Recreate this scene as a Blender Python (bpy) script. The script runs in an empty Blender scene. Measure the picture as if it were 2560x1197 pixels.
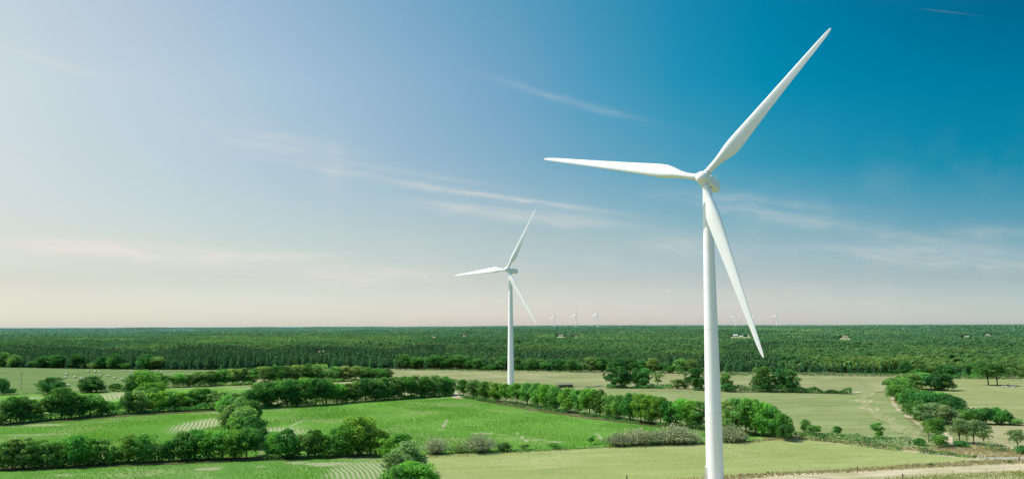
import bpy, math, random
import numpy as np
from mathutils import Matrix, Vector

SC = bpy.context.scene
COL = SC.collection
PI = math.pi
random.seed(11)

# ---------------------------------------------------------------- camera and world frame
FPX, CAM_H = 2100.0, 41.0
PITCH, ROLL = math.atan(216 / FPX), -math.radians(0.18)
RCAM = np.array((Matrix.Rotation(PI / 2 + PITCH, 3, 'X') @ Matrix.Rotation(ROLL, 3, 'Z')))
CAMP = np.array([0, 0, CAM_H])
cam_d = bpy.data.cameras.new('camera')
cam = bpy.data.objects.new('camera', cam_d)
COL.objects.link(cam)
cam_d.sensor_width = 36
cam_d.lens = 36 * FPX / 2560
cam_d.clip_start, cam_d.clip_end = 0.5, 90000
cam.matrix_world = Matrix.Translation((0, 0, CAM_H)) @ Matrix([list(r) for r in RCAM]).to_4x4()
SC.camera = cam


def gp(px, py, z=0.0):
    """where the sight line of the survey photograph meets the level z"""
    d = RCAM @ np.array([(px - 1280) / FPX, (598.5 - py) / FPX, -1.0])
    return CAMP + d * ((z - CAM_H) / d[2])


def at_depth(px, dist):
    d = RCAM @ np.array([(px - 1280) / FPX, (598.5 - 814) / FPX, -1.0])
    return CAMP[:2] + d[:2] * (dist / math.hypot(d[0], d[1]))


def sstep(a, b, x):
    t = np.clip((np.asarray(x, float) - a) / (b - a), 0, 1)
    return t * t * (3 - 2 * t)


def terrain(x, y):
    x, y = np.asarray(x, float), np.asarray(y, float)
    D = np.hypot(x, y)
    az = np.degrees(np.arctan2(x, y))
    s = sstep(-16, 4, az)
    h = s * 23 * sstep(1700, 4500, D) + (1 - s) * 3 * sstep(3500, 7000, D)
    h = h + (1 - s) * 23 * sstep(9500, 16000, D) + s * 6 * sstep(8000, 15000, D)
    w = sstep(1500, 3500, D)
    h = h + w * (1.8 * np.sin(x / 610 + y / 1300) + 1.3 * np.sin(x / 270 + 1.7 + y / 900))
    w2 = sstep(3200, 5000, D)
    h = h + w2 * (2.6 * np.sin(x / 330 + y / 2100 + 1) * np.sin(x / 790 + 2) + 1.6 * np.sin(x / 148 + y / 600))
    h = h + sstep(9000, 14000, D) * (4 * np.sin(x / 2300 + 1) + 2.5 * np.sin(x / 900))
    return h


# ---------------------------------------------------------------- node helper
class NT:
    def __init__(s, tree):
        s.t = tree

    def n(s, typ, **kw):
        nd = s.t.nodes.new(typ)
        for k, v in kw.items():
            setattr(nd, k, v)
        return nd

    def put(s, sock, v):
        if isinstance(v, bpy.types.NodeSocket):
            s.t.links.new(v, sock)
        elif v is not None:
            if hasattr(sock.default_value, '__len__') and not hasattr(v, '__len__'):
                v = [v] * len(sock.default_value)
            if hasattr(v, '__len__') and len(sock.default_value) == 4 and len(v) == 3:
                v = (*v, 1)
            sock.default_value = v

    def m(s, op, a, b=None, c=None, clamp=False):
        nd = s.n('ShaderNodeMath', operation=op, use_clamp=clamp)
        for i, v in enumerate((a, b, c)):
            s.put(nd.inputs[i], v)
        return nd.outputs[0]

    def mix(s, f, a, b, typ='MIX'):
        nd = s.n('ShaderNodeMix', data_type='RGBA', blend_type=typ)
        s.put(nd.inputs[0], f); s.put(nd.inputs[6], a); s.put(nd.inputs[7], b)
        return nd.outputs[2]

    def noise(s, vec, scale, detail=3, rough=0.5, lac=2.0):
        nd = s.n('ShaderNodeTexNoise')
        s.put(nd.inputs['Vector'], vec)
        nd.inputs['Scale'].default_value = scale
        nd.inputs['Detail'].default_value = detail
        nd.inputs['Roughness'].default_value = rough
        nd.inputs['Lacunarity'].default_value = lac
        return nd.outputs[0]

    def ss(s, x, a, b, lo=0.0, hi=1.0):
        nd = s.n('ShaderNodeMapRange', interpolation_type='SMOOTHSTEP')
        s.put(nd.inputs[0], x)
        for i, v in enumerate((a, b, lo, hi)):
            nd.inputs[i + 1].default_value = v
        return nd.outputs[0]

    def lin(s, x, a, b, lo=0.0, hi=1.0):
        nd = s.n('ShaderNodeMapRange', interpolation_type='LINEAR')
        s.put(nd.inputs[0], x)
        for i, v in enumerate((a, b, lo, hi)):
            nd.inputs[i + 1].default_value = v
        return nd.outputs[0]

    def xyz(s, v):
        nd = s.n('ShaderNodeSeparateXYZ'); s.put(nd.inputs[0], v)
        return nd.outputs

    def comb(s, x, y, z):
        nd = s.n('ShaderNodeCombineXYZ')
        for i, v in enumerate((x, y, z)):
            s.put(nd.inputs[i], v)
        return nd.outputs[0]

    def ramp(s, f, stops, interp='LINEAR'):
        nd = s.n('ShaderNodeValToRGB')
        nd.color_ramp.interpolation = interp
        el = nd.color_ramp.elements
        while len(el) < len(stops):
            el.new(0.5)
        for e, (p, c) in zip(el, stops):
            e.position = p; e.color = (*c, 1)
        s.put(nd.inputs[0], f)
        return nd.outputs[0]


def srgb(r, g, b):
    f = lambda c: c / 12.92 if c <= 0.04045 else ((c + 0.055) / 1.055) ** 2.4
    return tuple(f(v / 255) for v in (r, g, b))


def new_mat(name, rough=0.8, spec=0.2):
    m = bpy.data.materials.new(name)
    m.use_nodes = True
    t = NT(m.node_tree)
    b = m.node_tree.nodes['Principled BSDF']
    b.inputs['Roughness'].default_value = rough
    b.inputs['Specular IOR Level'].default_value = spec
    return m, t, b


def plain(name, col, rough=0.6, spec=0.3, var=0.06, scale=1.0):
    m, t, b = new_mat(name, rough, spec)
    g = t.n('ShaderNodeNewGeometry')
    f = t.noise(g.outputs['Position'], scale, 4)
    c2 = tuple(max(0, c * (1 - 2 * var)) for c in col)
    c1 = tuple(min(1, c * (1 + var)) for c in col)
    t.put(b.inputs['Base Color'], t.mix(f, c2, c1))
    return m


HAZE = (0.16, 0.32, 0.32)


def haze_tint(t, colour, amount=1.0):
    """paints aerial haze into the base colour, stronger with distance from the origin"""
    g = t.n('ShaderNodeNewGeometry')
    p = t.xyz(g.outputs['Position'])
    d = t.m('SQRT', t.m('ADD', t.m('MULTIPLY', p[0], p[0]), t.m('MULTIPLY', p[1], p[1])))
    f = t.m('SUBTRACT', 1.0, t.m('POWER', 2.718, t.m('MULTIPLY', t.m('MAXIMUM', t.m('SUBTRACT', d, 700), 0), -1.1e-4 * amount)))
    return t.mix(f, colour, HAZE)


def leaf_mat(name, base, transl=0.3, hue=0.12, use_obj=True, far=False, tone_amt=0.5):
    # far: belongs to a forest stand; each stand carries its own tint
    m = bpy.data.materials.new(name)
    m.use_nodes = True
    t = NT(m.node_tree)
    m.node_tree.nodes.remove(m.node_tree.nodes['Principled BSDF'])
    out = m.node_tree.nodes['Material Output']
    oi = t.n('ShaderNodeObjectInfo')
    at = t.n('ShaderNodeAttribute', attribute_name='tone')
    c = oi.outputs['Color'] if use_obj else base
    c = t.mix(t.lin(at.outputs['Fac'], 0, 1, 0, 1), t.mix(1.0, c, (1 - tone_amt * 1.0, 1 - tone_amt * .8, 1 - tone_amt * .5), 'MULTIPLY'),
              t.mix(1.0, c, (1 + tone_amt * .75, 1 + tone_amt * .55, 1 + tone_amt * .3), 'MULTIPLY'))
    hs = t.n('ShaderNodeHueSaturation')
    t.put(hs.inputs['Hue'], t.lin(oi.outputs['Random'], 0, 1, 0.5 - hue * .25, 0.5 + hue * .12))
    t.put(hs.inputs['Value'], t.lin(t.m('FRACT', t.m('MULTIPLY', oi.outputs['Random'], 7.31)), 0, 1, 1 - hue * 2.2, 1 + hue * 2.2))
    t.put(hs.inputs['Color'], c)
    c = hs.outputs[0]
    if far:
        g = t.n('ShaderNodeNewGeometry')
        v = t.noise(g.outputs['Position'], 0.006, 5, .62)
        c = t.mix(t.ss(v, .36, .66), t.mix(1.0, c, (.86, .9, .92), 'MULTIPLY'), t.mix(1.0, c, (1.28, 1.14, 1.04), 'MULTIPLY'))
        st = t.n('ShaderNodeAttribute', attribute_name='stand', attribute_type='INSTANCER')
        f_ = st.outputs['Fac']
        c = t.mix(t.ss(f_, 0, .5), t.mix(1.0, c, (.74, .82, .84), 'MULTIPLY'), t.mix(t.ss(f_, .5, 1.0), c, t.mix(1.0, c, (1.32, 1.14, 1.0), 'MULTIPLY')))
        c = haze_tint(t, c)  # distance haze mixed into the leaf colour
    d = t.n('ShaderNodeBsdfDiffuse'); t.put(d.inputs[0], c)
    tr = t.n('ShaderNodeBsdfTranslucent'); t.put(tr.inputs[0], t.mix(1.0, c, (1.25, 1.25, .7), 'MULTIPLY'))
    mx = t.n('ShaderNodeMixShader'); mx.inputs[0].default_value = transl
    t.put(mx.inputs[1], d.outputs[0]); t.put(mx.inputs[2], tr.outputs[0])
    t.put(out.inputs[0], mx.outputs[0])
    return m


# ---------------------------------------------------------------- object helpers
def tag(o, label=None, cat=None, group=None, kind=None):
    if label: o['label'] = label
    if cat: o['category'] = cat
    if group: o['group'] = group
    if kind: o['kind'] = kind
    return o


def link(name, mesh, parent=None, loc=(0, 0, 0)):
    o = bpy.data.objects.new(name, mesh)
    COL.objects.link(o)
    o.location = loc
    if parent: o.parent = parent
    return o


def empty(name, loc=(0, 0, 0), rz=0):
    o = bpy.data.objects.new(name, None)
    o.empty_display_size = 0.5
    COL.objects.link(o)
    o.location = loc
    o.rotation_euler = (0, 0, rz)
    return o


def copy_tree(o, parent=None):
    c = o.copy()
    COL.objects.link(c)
    c.parent = parent
    for ch in list(o.children):
        copy_tree(ch, c)
    return c


class MB:
    """collects vertices and faces of one mesh"""
    def __init__(s):
        s.v, s.f, s.mi, s.off = [], [], [], 0

    def add(s, verts, faces, mi=0):
        s.v.extend([tuple(map(float, v)) for v in verts])
        s.f.extend([tuple(i + s.off for i in f) for f in faces])
        s.mi.extend([mi] * len(faces))
        s.off = len(s.v)

    def box(s, x0, x1, y0, y1, z0, z1, mi=0, tp=0.0, rot=None, org=(0, 0, 0)):
        t = tp
        vs = [(x0, y0, z0), (x1, y0, z0), (x1, y1, z0), (x0, y1, z0),
              (x0 + t, y0 + t, z1), (x1 - t, y0 + t, z1), (x1 - t, y1 - t, z1), (x0 + t, y1 - t, z1)]
        if rot is not None:
            vs = [rot @ Vector(v) for v in vs]
        vs = [(v[0] + org[0], v[1] + org[1], v[2] + org[2]) for v in vs]
        s.add(vs, [(3, 2, 1, 0), (4, 5, 6, 7), (0, 1, 5, 4), (1, 2, 6, 5), (2, 3, 7, 6), (3, 0, 4, 7)], mi)

    def rings(s, rings, cap=True, mi=0):
        n = len(rings[0])
        vs = [p for r in rings for p in r]
        fs = []
        for k in range(len(rings) - 1):
            for i in range(n):
                j = (i + 1) % n
                fs.append((k * n + i, k * n + j, (k + 1) * n + j, (k + 1) * n + i))
        if cap:
            fs.append(tuple(reversed(range(n))))
            fs.append(tuple(range((len(rings) - 1) * n, len(rings) * n)))
        s.add(vs, fs, mi)

    def tube(s, pts, rad, n=7, mi=0):
        pts = [Vector(p) for p in pts]
        rings = []
        for i, p in enumerate(pts):
            d = (pts[min(i + 1, len(pts) - 1)] - pts[max(i - 1, 0)]).normalized()
            a = d.orthogonal().normalized() if abs(d.z) < .95 else Vector((1, 0, 0))
            a = (a - d * a.dot(d)).normalized()
            b = d.cross(a)
            rings.append([p + (a * math.cos(2 * PI * k / n) + b * math.sin(2 * PI * k / n)) * rad[i] for k in range(n)])
        s.rings(rings, True, mi)

    def lathe(s, prof, n=32, axis='z', org=(0, 0, 0), mi=0):
        """prof: (radius, height) pairs along the axis"""
        rings = []
        for r, h in prof:
            ring = []
            for k in range(n):
                a = 2 * PI * k / n
                c, w = r * math.cos(a), r * math.sin(a)
                p = (c, w, h) if axis == 'z' else ((w, h, c) if axis == 'y' else (h, c, w))
                ring.append((p[0] + org[0], p[1] + org[1], p[2] + org[2]))
            rings.append(ring)
        s.rings(rings, True, mi)

    def build(s, name, mats, parent=None, loc=(0, 0, 0), smooth=False, angle=40):
        me = bpy.data.meshes.new(name)
        me.from_pydata(s.v, [], s.f)
        mats = mats if isinstance(mats, (list, tuple)) else [mats]
        for m in mats: me.materials.append(m)
        me.polygons.foreach_set('material_index', s.mi)
        if smooth:
            me.polygons.foreach_set('use_smooth', [True] * len(me.polygons))
            try: me.set_sharp_from_angle(angle=math.radians(angle))
            except Exception: pass
        me.update()
        return link(name, me, parent, loc)


def quads_mesh(name, C, Nn, size, tone, mat, aspect=.62, rng=None, extra=None):
    """leaf-sized rhombi: centres C, facing Nn; extra = (verts, faces) of wood with material slot 1"""
    rng = rng or np.random.default_rng(1)
    n = len(C)
    r = rng.normal(size=(n, 3))
    Nn = Nn / np.maximum(np.linalg.norm(Nn, axis=1, keepdims=True), 1e-6)
    T = r - Nn * np.sum(r * Nn, axis=1, keepdims=True)
    T /= np.maximum(np.linalg.norm(T, axis=1, keepdims=True), 1e-6)
    B = np.cross(Nn, T)
    s = size[:, None]
    V = np.stack([C + T * s * .6, C + B * s * .6 * aspect + Nn * s * .08, C - T * s * .6, C - B * s * .6 * aspect + Nn * s * .08], 1).reshape(-1, 3)
    F = np.arange(4 * n).reshape(-1, 4)
    return fast_mesh(name, V, F, tone, mat, extra)


def fast_mesh(name, V, F, tone, mats, extra=None):
    me = bpy.data.meshes.new(name)
    nf, k = F.shape
    ev, ef = extra if extra else ([], [])
    if extra:
        me.from_pydata([tuple(v) for v in V] + list(ev), [], [tuple(f) for f in F.tolist()] + [tuple(i + len(V) for i in f) for f in ef])
    else:
        me.vertices.add(len(V)); me.vertices.foreach_set('co', np.ascontiguousarray(V, dtype=np.float32).ravel())
        me.loops.add(nf * k); me.loops.foreach_set('vertex_index', F.astype(np.int32).ravel())
        me.polygons.add(nf)
        me.polygons.foreach_set('loop_start', (np.arange(nf) * k).astype(np.int32))
        me.polygons.foreach_set('loop_total', np.full(nf, k, np.int32))
        me.update(calc_edges=True)
    for m in (mats if isinstance(mats, (list, tuple)) else [mats]):
        me.materials.append(m)
    mi = np.zeros(nf + len(ef), np.int32); mi[nf:] = 1 if extra else 0
    me.polygons.foreach_set('material_index', mi)
    a = me.attributes.new('tone', 'FLOAT', 'FACE')
    a.data.foreach_set('value', np.concatenate([np.asarray(tone, np.float32), np.zeros(len(ef), np.float32)]))
    me.update()
    return me


def in_poly(x, y, poly):
    c = np.zeros(len(x), bool)
    n = len(poly)
    for i in range(n):
        x0, y0 = poly[i]; x1, y1 = poly[(i + 1) % n]
        if y0 == y1: continue
        t = (y0 > y) != (y1 > y)
        c ^= t & (x < (x1 - x0) * (y - y0) / (y1 - y0) + x0)
    return c


ORD = ['first', 'second', 'third', 'fourth', 'fifth', 'sixth', 'seventh', 'eighth', 'ninth', 'tenth', 'eleventh', 'twelfth', 'thirteenth',
       'fourteenth', 'fifteenth', 'sixteenth', 'seventeenth', 'eighteenth', 'nineteenth', 'twentieth']

# ---------------------------------------------------------------- sky, sun
SUN_EL, SUN_BEARING = math.radians(53), math.radians(281)
#SKYTAB#
world = bpy.data.worlds.new('World')
SC.world = world
world.use_nodes = True
w = NT(world.node_tree)
bg = world.node_tree.nodes['Background']
sky = w.n('ShaderNodeTexSky', sky_type='NISHITA')
sky.sun_disc = False
sky.sun_elevation = SUN_EL
sky.sun_rotation = SUN_BEARING
sky.altitude = 60
sky.air_density, sky.dust_density, sky.ozone_density = 1.0, 0.6, 1.4
bg.inputs['Strength'].default_value = 0.1
tc = w.n('ShaderNodeTexCoord')
dx, dy, dz = w.xyz(tc.outputs['Generated'])
AZ = w.m('MULTIPLY', w.m('ARCTAN2', dx, dy), 57.2958)
EL = w.m('MULTIPLY', w.m('ARCSINE', dz), 57.2958)


def azel(px, py):
    d = RCAM @ np.array([(px - 1280) / FPX, (598.5 - py) / FPX, -1.0])
    return math.degrees(math.atan2(d[0], d[1])), math.degrees(math.asin(d[2] / np.linalg.norm(d)))


GX, GY = [0, 640, 1280, 1920, 2560], [0, 200, 400, 600, 700, 805]
TARGET = [[(187, 206, 221), (152, 183, 214), (91, 157, 194), (0, 130, 172), (0, 104, 142)],
          [(196, 212, 223), (166, 194, 219), (110, 164, 201), (2, 139, 176), (0, 124, 162)],
          [(199, 213, 221), (173, 199, 217), (129, 174, 202), (50, 152, 184), (8, 138, 170)],
          [(207, 215, 213), (194, 210, 212), (176, 197, 203), (146, 183, 193), (116, 167, 184)],
          [(213, 216, 208), (209, 214, 208), (199, 206, 203), (184, 197, 196), (163, 186, 190)],
          [(211, 213, 206), (210, 212, 205), (211, 208, 202), (202, 202, 197), (190, 197, 194)]]
# NISH: what the plain Sky Texture gives at the same directions (linear, strength 0.1)
NISH = None
NISH = [[(0.2384, 0.3663, 0.5841), (0.2016, 0.3095, 0.5089), (0.1714, 0.2705, 0.4508), (0.159, 0.2542, 0.4233), (0.1651, 0.2582, 0.4233)], [(0.2789, 0.4179, 0.624), (0.2346, 0.3564, 0.5583), (0.2016, 0.314, 0.4969), (0.1912, 0.3005, 0.4678), (0.2016, 0.314, 0.4793)], [(0.3515, 0.5029, 0.6795), (0.2961, 0.4397, 0.6172), (0.2623, 0.3916, 0.5583), (0.2542, 0.3813, 0.5395), (0.2705, 0.402, 0.552)], [(0.491, 0.6308, 0.6867), (0.4342, 0.5711, 0.6445), (0.3916, 0.521, 0.6038), (0.3813, 0.5149, 0.5776), (0.4072, 0.5333, 0.5776)], [(0.5972, 0.552, 0.4125), (0.5457, 0.5089, 0.3813), (0.4969, 0.4735, 0.3564), (0.4678, 0.4508, 0.3467), (0.4621, 0.4452, 0.3467)]]
GMAX = 4.0
def cr(v, t):
    v = np.array(v, float)
    i = min(int(t), len(v) - 2); f = t - i
    p0, p1, p2, p3 = v[max(i - 1, 0)], v[i], v[i + 1], v[min(i + 2, len(v) - 1)]
    return .5 * (2 * p1 + (p2 - p0) * f + (2 * p0 - 5 * p1 + 4 * p2 - p3) * f * f + (3 * p1 - p0 - 3 * p2 + p3) * f ** 3)


if NISH:
    NISH = NISH[:4] + [[tuple((np.array(a) + np.array(b)) / 2 * np.array((1.17, 1.2, 1.13))) for a, b in zip(NISH[3], NISH[4])]] + NISH[4:]
    ts = np.linspace(0, 4, 13)
    TARGET = [[tuple(np.clip(np.array(c_) + np.array((4, 2, -3)) * (1.0 if k_ < 2 else (.6 if k_ == 2 else 0)), 0, 255)) for k_, c_ in enumerate(r_)] for r_ in TARGET]
    TARGET = [[tuple(np.clip(cr(r_, t_), 0, 255)) for t_ in ts] for r_ in TARGET]
    NISH = [[tuple(cr(r_, t_)) for t_ in ts] for r_ in NISH]
    GX = [640 * t_ for t_ in ts]
    cols = []
    for i, gx in enumerate(GX):
        stops = []
        for j in reversed(range(6)):
            el = azel(gx, GY[j])[1]
            tint = [a / max(b, 1e-4) / GMAX for a, b in zip(srgb(*TARGET[j][i]), NISH[j][i])]
            stops.append(((el + 5) / 95, tint))
        top = stops[-1][1]
        stops.append(((42 + 5) / 95, [(a * .4 + b_) for a, b_ in zip(top, (.50, .60, .58))]))  # unseen sky above the frame brightened to add fill on shaded sides
        cols.append(w.ramp(w.lin(EL, -5, 90), stops))
    acc = cols[0]
    for i in range(1, len(GX)):
        a0, a1 = azel(GX[i - 1], 400)[0], azel(GX[i], 400)[0]
        acc = w.mix(w.lin(AZ, a0, a1), acc, cols[i])
    graded = w.mix(1.0, sky.outputs[0], w.mix(1.0, acc, (GMAX,) * 3, 'MULTIPLY'), 'MULTIPLY')
    # thin cirrus: windblown streaks high over the plain, each a soft band broken up by stretched fibres
    c8, s8 = math.cos(math.radians(7)), math.sin(math.radians(7))
    fu = w.m('SUBTRACT', w.m('MULTIPLY', AZ, c8), w.m('MULTIPLY', EL, s8))
    fv = w.m('ADD', w.m('MULTIPLY', AZ, s8), w.m('MULTIPLY', EL, c8))
    warp = w.noise(w.comb(AZ, EL, 0), 0.35, 3)
    fib = w.noise(w.comb(w.m('MULTIPLY', fu, .16), w.m('ADD', w.m('MULTIPLY', fv, 1.6), w.m('MULTIPLY', warp, 2.2)), 0), 1.0, 7, .58)
    fine = w.noise(w.comb(w.m('MULTIPLY', fu, .5), w.m('ADD', w.m('MULTIPLY', fv, 5.0), w.m('MULTIPLY', warp, 3)), 4), 1.0, 6, .6)
    STREAKS = [(1120, 475, 360, 10, 8.2, .6), (1340, 505, 190, 5, 8, .6), (1360, 546, 260, 17, 6, .6), (390, 634, 450, 22, 2, 1.3),
               (180, 605, 300, 16, 0, .5), (930, 690, 240, 20, 0, 1.0), (700, 360, 220, 36, 9, .36), (832, 410, 34, 70, 0, .22),
               (1420, 252, 230, 10, 16, .24), (2060, 560, 420, 20, 13, .42), (2330, 640, 420, 32, 6, .38), (2480, 580, 120, 18, 2, .3),
               (2372, 31, 62, 2.4, 16, .13), (1667, 728, 9, 2.6, 0, .9), (130, 155, 220, 11, 9, .35), (1700, 615, 120, 24, 4, .4),
               (2165, 757, 16, 3, 0, .3), (1150, 520, 160, 13, 5, .35), (1000, 428, 260, 8, 8, .3), (1900, 500, 200, 14, 10, .3), (700, 640, 200, 8, -2, .4)]
    dens = None
    for (sx, sy, la, lb, ang, st) in STREAKS:
        a0, e0 = azel(sx, sy)
        k = 57.3 / FPX * math.cos(math.radians(a0)) ** 1.3
        th = math.radians(-ang)
        da, de = w.m('SUBTRACT', AZ, a0), w.m('SUBTRACT', EL, e0)
        u = w.m('MULTIPLY', w.m('ADD', w.m('MULTIPLY', da, math.cos(th)), w.m('MULTIPLY', de, math.sin(th))), 1 / (la * k))
        v = w.m('MULTIPLY', w.m('SUBTRACT', w.m('MULTIPLY', de, math.cos(th)), w.m('MULTIPLY', da, math.sin(th))), 1 / (lb * k))
        if lb > 3:
            v = w.m('ADD', v, w.m('MULTIPLY', w.m('SUBTRACT', warp, .5), 1.1))
        q = w.m('ADD', w.m('MULTIPLY', w.m('MULTIPLY', u, u), 1.4), w.m('MULTIPLY', v, v))
        g_ = w.m('MULTIPLY', w.m('POWER', 2.718, w.m('MULTIPLY', q, -1.0)), st)
        dens = g_ if dens is None else w.m('ADD', dens, g_)
    fb = w.m('ADD', w.m('ADD', w.m('MULTIPLY', w.ss(fib, .34, .68), .6), w.m('MULTIPLY', w.ss(fine, .3, .75), .3)), .18)
    veil = w.m('MULTIPLY', w.m('MULTIPLY', w.ss(warp, .42, .75), w.ss(EL, 14, 3)), .10)
    cl = w.m('MULTIPLY', w.m('ADD', w.m('MULTIPLY', dens, fb), veil), .8, clamp=True)
    cl = w.m('MINIMUM', cl, .8)
    # the tint of the cloud is that of sunlit ice
    graded = w.mix(cl, graded, tuple(10 * c for c in srgb(231, 226, 218)))
    w.put(bg.inputs['Color'], graded)
else:
    w.put(bg.inputs['Color'], sky.outputs[0])

sl = bpy.data.lights.new('sun', 'SUN')
sl.energy = 5.0
sl.angle = math.radians(0.53)
sl.color = (1.0, .955, .87)
sun = bpy.data.objects.new('sun', sl)
COL.objects.link(sun)
sd = Vector((math.sin(SUN_BEARING) * math.cos(SUN_EL), math.cos(SUN_BEARING) * math.cos(SUN_EL), math.sin(SUN_EL)))
sun.rotation_euler = sd.to_track_quat('Z', 'Y').to_euler()

SC.view_settings.view_transform = 'Standard'
SC.view_settings.look = 'None'
SC.view_settings.exposure = 0
SC.render.engine = 'CYCLES'
SC.cycles.use_denoising = True
SC.cycles.max_bounces = 6
SC.cycles.diffuse_bounces = 3
SC.cycles.transmission_bounces = 3

# ---------------------------------------------------------------- ground
def ground_coords(t, ang=0.0):
    g = t.n('ShaderNodeNewGeometry')
    p = t.xyz(g.outputs['Position'])
    c, s_ = math.cos(ang), math.sin(ang)
    u = t.m('ADD', t.m('MULTIPLY', p[0], c), t.m('MULTIPLY', p[1], -s_))      # across the rows
    v = t.m('ADD', t.m('MULTIPLY', p[0], s_), t.m('MULTIPLY', p[1], c))       # along them (bearing ang)
    return g.outputs['Position'], p, u, v


def spots_mask(t, p, pos, spots, soft=.35):
    acc = None
    wob = t.m('MULTIPLY', t.m('SUBTRACT', t.noise(pos, .22, 5, .65), .5), 1.3)
    for (px, py, rx, ry, st, *_) in spots:
        q = gp(px, py)
        a = t.m('MULTIPLY', t.m('SUBTRACT', p[0], float(q[0])), 1 / rx)
        b = t.m('MULTIPLY', t.m('SUBTRACT', p[1], float(q[1])), 1 / ry)
        r = t.m('ADD', t.m('SQRT', t.m('ADD', t.m('MULTIPLY', a, a), t.m('MULTIPLY', b, b))), wob)
        e = t.ss(r, 1.0 - soft, 1.0 + soft, st, 0.0)
        acc = e if acc is None else t.m('MAXIMUM', acc, e)
    return acc


def field_mat(name, dark, light, patch=None, ang=0.0, stripe=0.0, stripe_w=8.0, spots=None, spot_col=None, rows=0.0, bump=.5, dry=.3, fine_amt=.6):
    m, t, b = new_mat(name, 1.0, 0.0)
    pos, p, u, v = ground_coords(t, ang)
    uv = t.comb(u, v, 0)
    big = t.noise(pos, .018, 4)
    mid = t.noise(t.comb(t.m('MULTIPLY', u, 1.0), t.m('MULTIPLY', v, .35), 0), .16, 4, .6)
    fine = t.noise(t.comb(u, t.m('MULTIPLY', v, .22), 0), 1.3, 4, .65)
    f = t.m('ADD', t.m('ADD', t.m('MULTIPLY', big, .42), t.m('MULTIPLY', mid, .4)), t.m('MULTIPLY', fine, fine_amt * .45))
    if stripe:
        wv = t.noise(t.comb(t.m('MULTIPLY', u, 1 / stripe_w), t.m('MULTIPLY', v, .006), 3.3), 1.0, 3, .6)
        f = t.m('ADD', f, t.m('MULTIPLY', t.m('SUBTRACT', wv, .5), stripe))
    c = t.mix(t.ss(f, .3, .86), dark, light)
    if patch:
        pm = t.ss(t.m('ADD', t.noise(pos, .03, 5, .6), t.m('MULTIPLY', fine, .25)), .60, .86)
        c = t.mix(t.m('MULTIPLY', pm, dry), c, patch)
    if spots:
        sc = spot_col or patch
        bare_ = [q for q in spots if len(q) == 5]
        spots = [q for q in spots if len(q) > 5]
        if bare_:
            sm = spots_mask(t, p, pos, bare_)
            c = t.mix(t.m('MULTIPLY', sm, t.ss(fine, .25, .6, .35, 1.0)), c, sc)
        if spots:
            sm = spots_mask(t, p, pos, spots)
            rw = t.m('SINE', t.m('MULTIPLY', t.m('ADD', u, t.m('MULTIPLY', t.noise(pos, .03, 2), 4)), 2 * PI / rows))
            rm = t.ss(rw, -.35, .6)
            c = t.mix(t.m('MULTIPLY', sm, t.m('SUBTRACT', 1, t.m('MULTIPLY', rm, .85))), c, sc)
    t.put(b.inputs['Base Color'], c)
    bp = t.n('ShaderNodeBump')
    bp.inputs['Strength'].default_value = bump
    bp.inputs['Distance'].default_value = .35
    t.put(bp.inputs['Height'], t.m('ADD', fine, t.m('MULTIPLY', mid, .6)))
    t.put(b.inputs['Normal'], bp.outputs[0])
    return m


def base_ground():
    rs = [2, 60, 120, 180, 240, 320, 420, 540, 680, 820, 1000, 1250, 1500, 1750, 2000, 2300, 2600, 3000, 3400, 3800, 4300, 4800, 5500, 6200, 7000, 8000, 9000,
          10000, 11000, 12000, 13000, 14500, 16000, 18000, 20000, 23000, 27000, 32000, 40000]
    azs = np.radians(np.concatenate([np.arange(-180, -45, 9), np.arange(-45, 45, .75), np.arange(45, 180, 9)]))
    V, F = [(0, 0, 0)], []
    n = len(azs)
    for r in rs:
        x, y = r * np.sin(azs), r * np.cos(azs)
        z = terrain(x, y)
        V += list(zip(x, y, z))
    for i in range(n):
        F.append((0, 1 + (i + 1) % n, 1 + i))
    for k in range(len(rs) - 1):
        for i in range(n):
            j = (i + 1) % n
            a, b_ = 1 + k * n, 1 + (k + 1) * n
            F.append((a + i, a + j, b_ + j, b_ + i))
    m, t, b = new_mat('plain ground', 1.0, 0.0)
    g = t.n('ShaderNodeNewGeometry')
    pos = g.outputs['Position']
    p = t.xyz(pos)
    d = t.m('SQRT', t.m('ADD', t.m('MULTIPLY', p[0], p[0]), t.m('MULTIPLY', p[1], p[1])))
    f = t.noise(pos, .15, 5, .6)
    c = t.mix(t.ss(f, .3, .7), (.11, .15, .05), (.24, .24, .11))
    far = t.mix(t.ss(t.noise(pos, .004, 3), .4, .6), (.02, .05, .02), (.035, .075, .028))
    vor = t.n('ShaderNodeTexVoronoi'); vor.inputs['Scale'].default_value = .0016
    t.put(vor.inputs['Vector'], pos)
    vc = t.xyz(vor.outputs['Color'])
    far2 = t.mix(t.ss(vc[0], .55, .8), far, t.mix(vc[1], (.12, .20, .06), (.33, .32, .17)))
    far = t.mix(t.ss(d, 6500, 9000), far, far2)
    c = t.mix(t.ss(d, 780, 960), c, far)
    t.put(b.inputs['Base Color'], haze_tint(t, c, 1.1))  # distance haze mixed into the ground colour
    me = bpy.data.meshes.new('ground')
    me.from_pydata([tuple(map(float, v)) for v in V], [], F)
    me.materials.append(m)
    me.polygons.foreach_set('use_smooth', [True] * len(me.polygons))
    o = link('ground', me)
    return tag(o, 'flat olive farmland plain running to the horizon under woods', 'ground', kind='structure')


base_ground()
LEVEL = [0.0]


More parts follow.
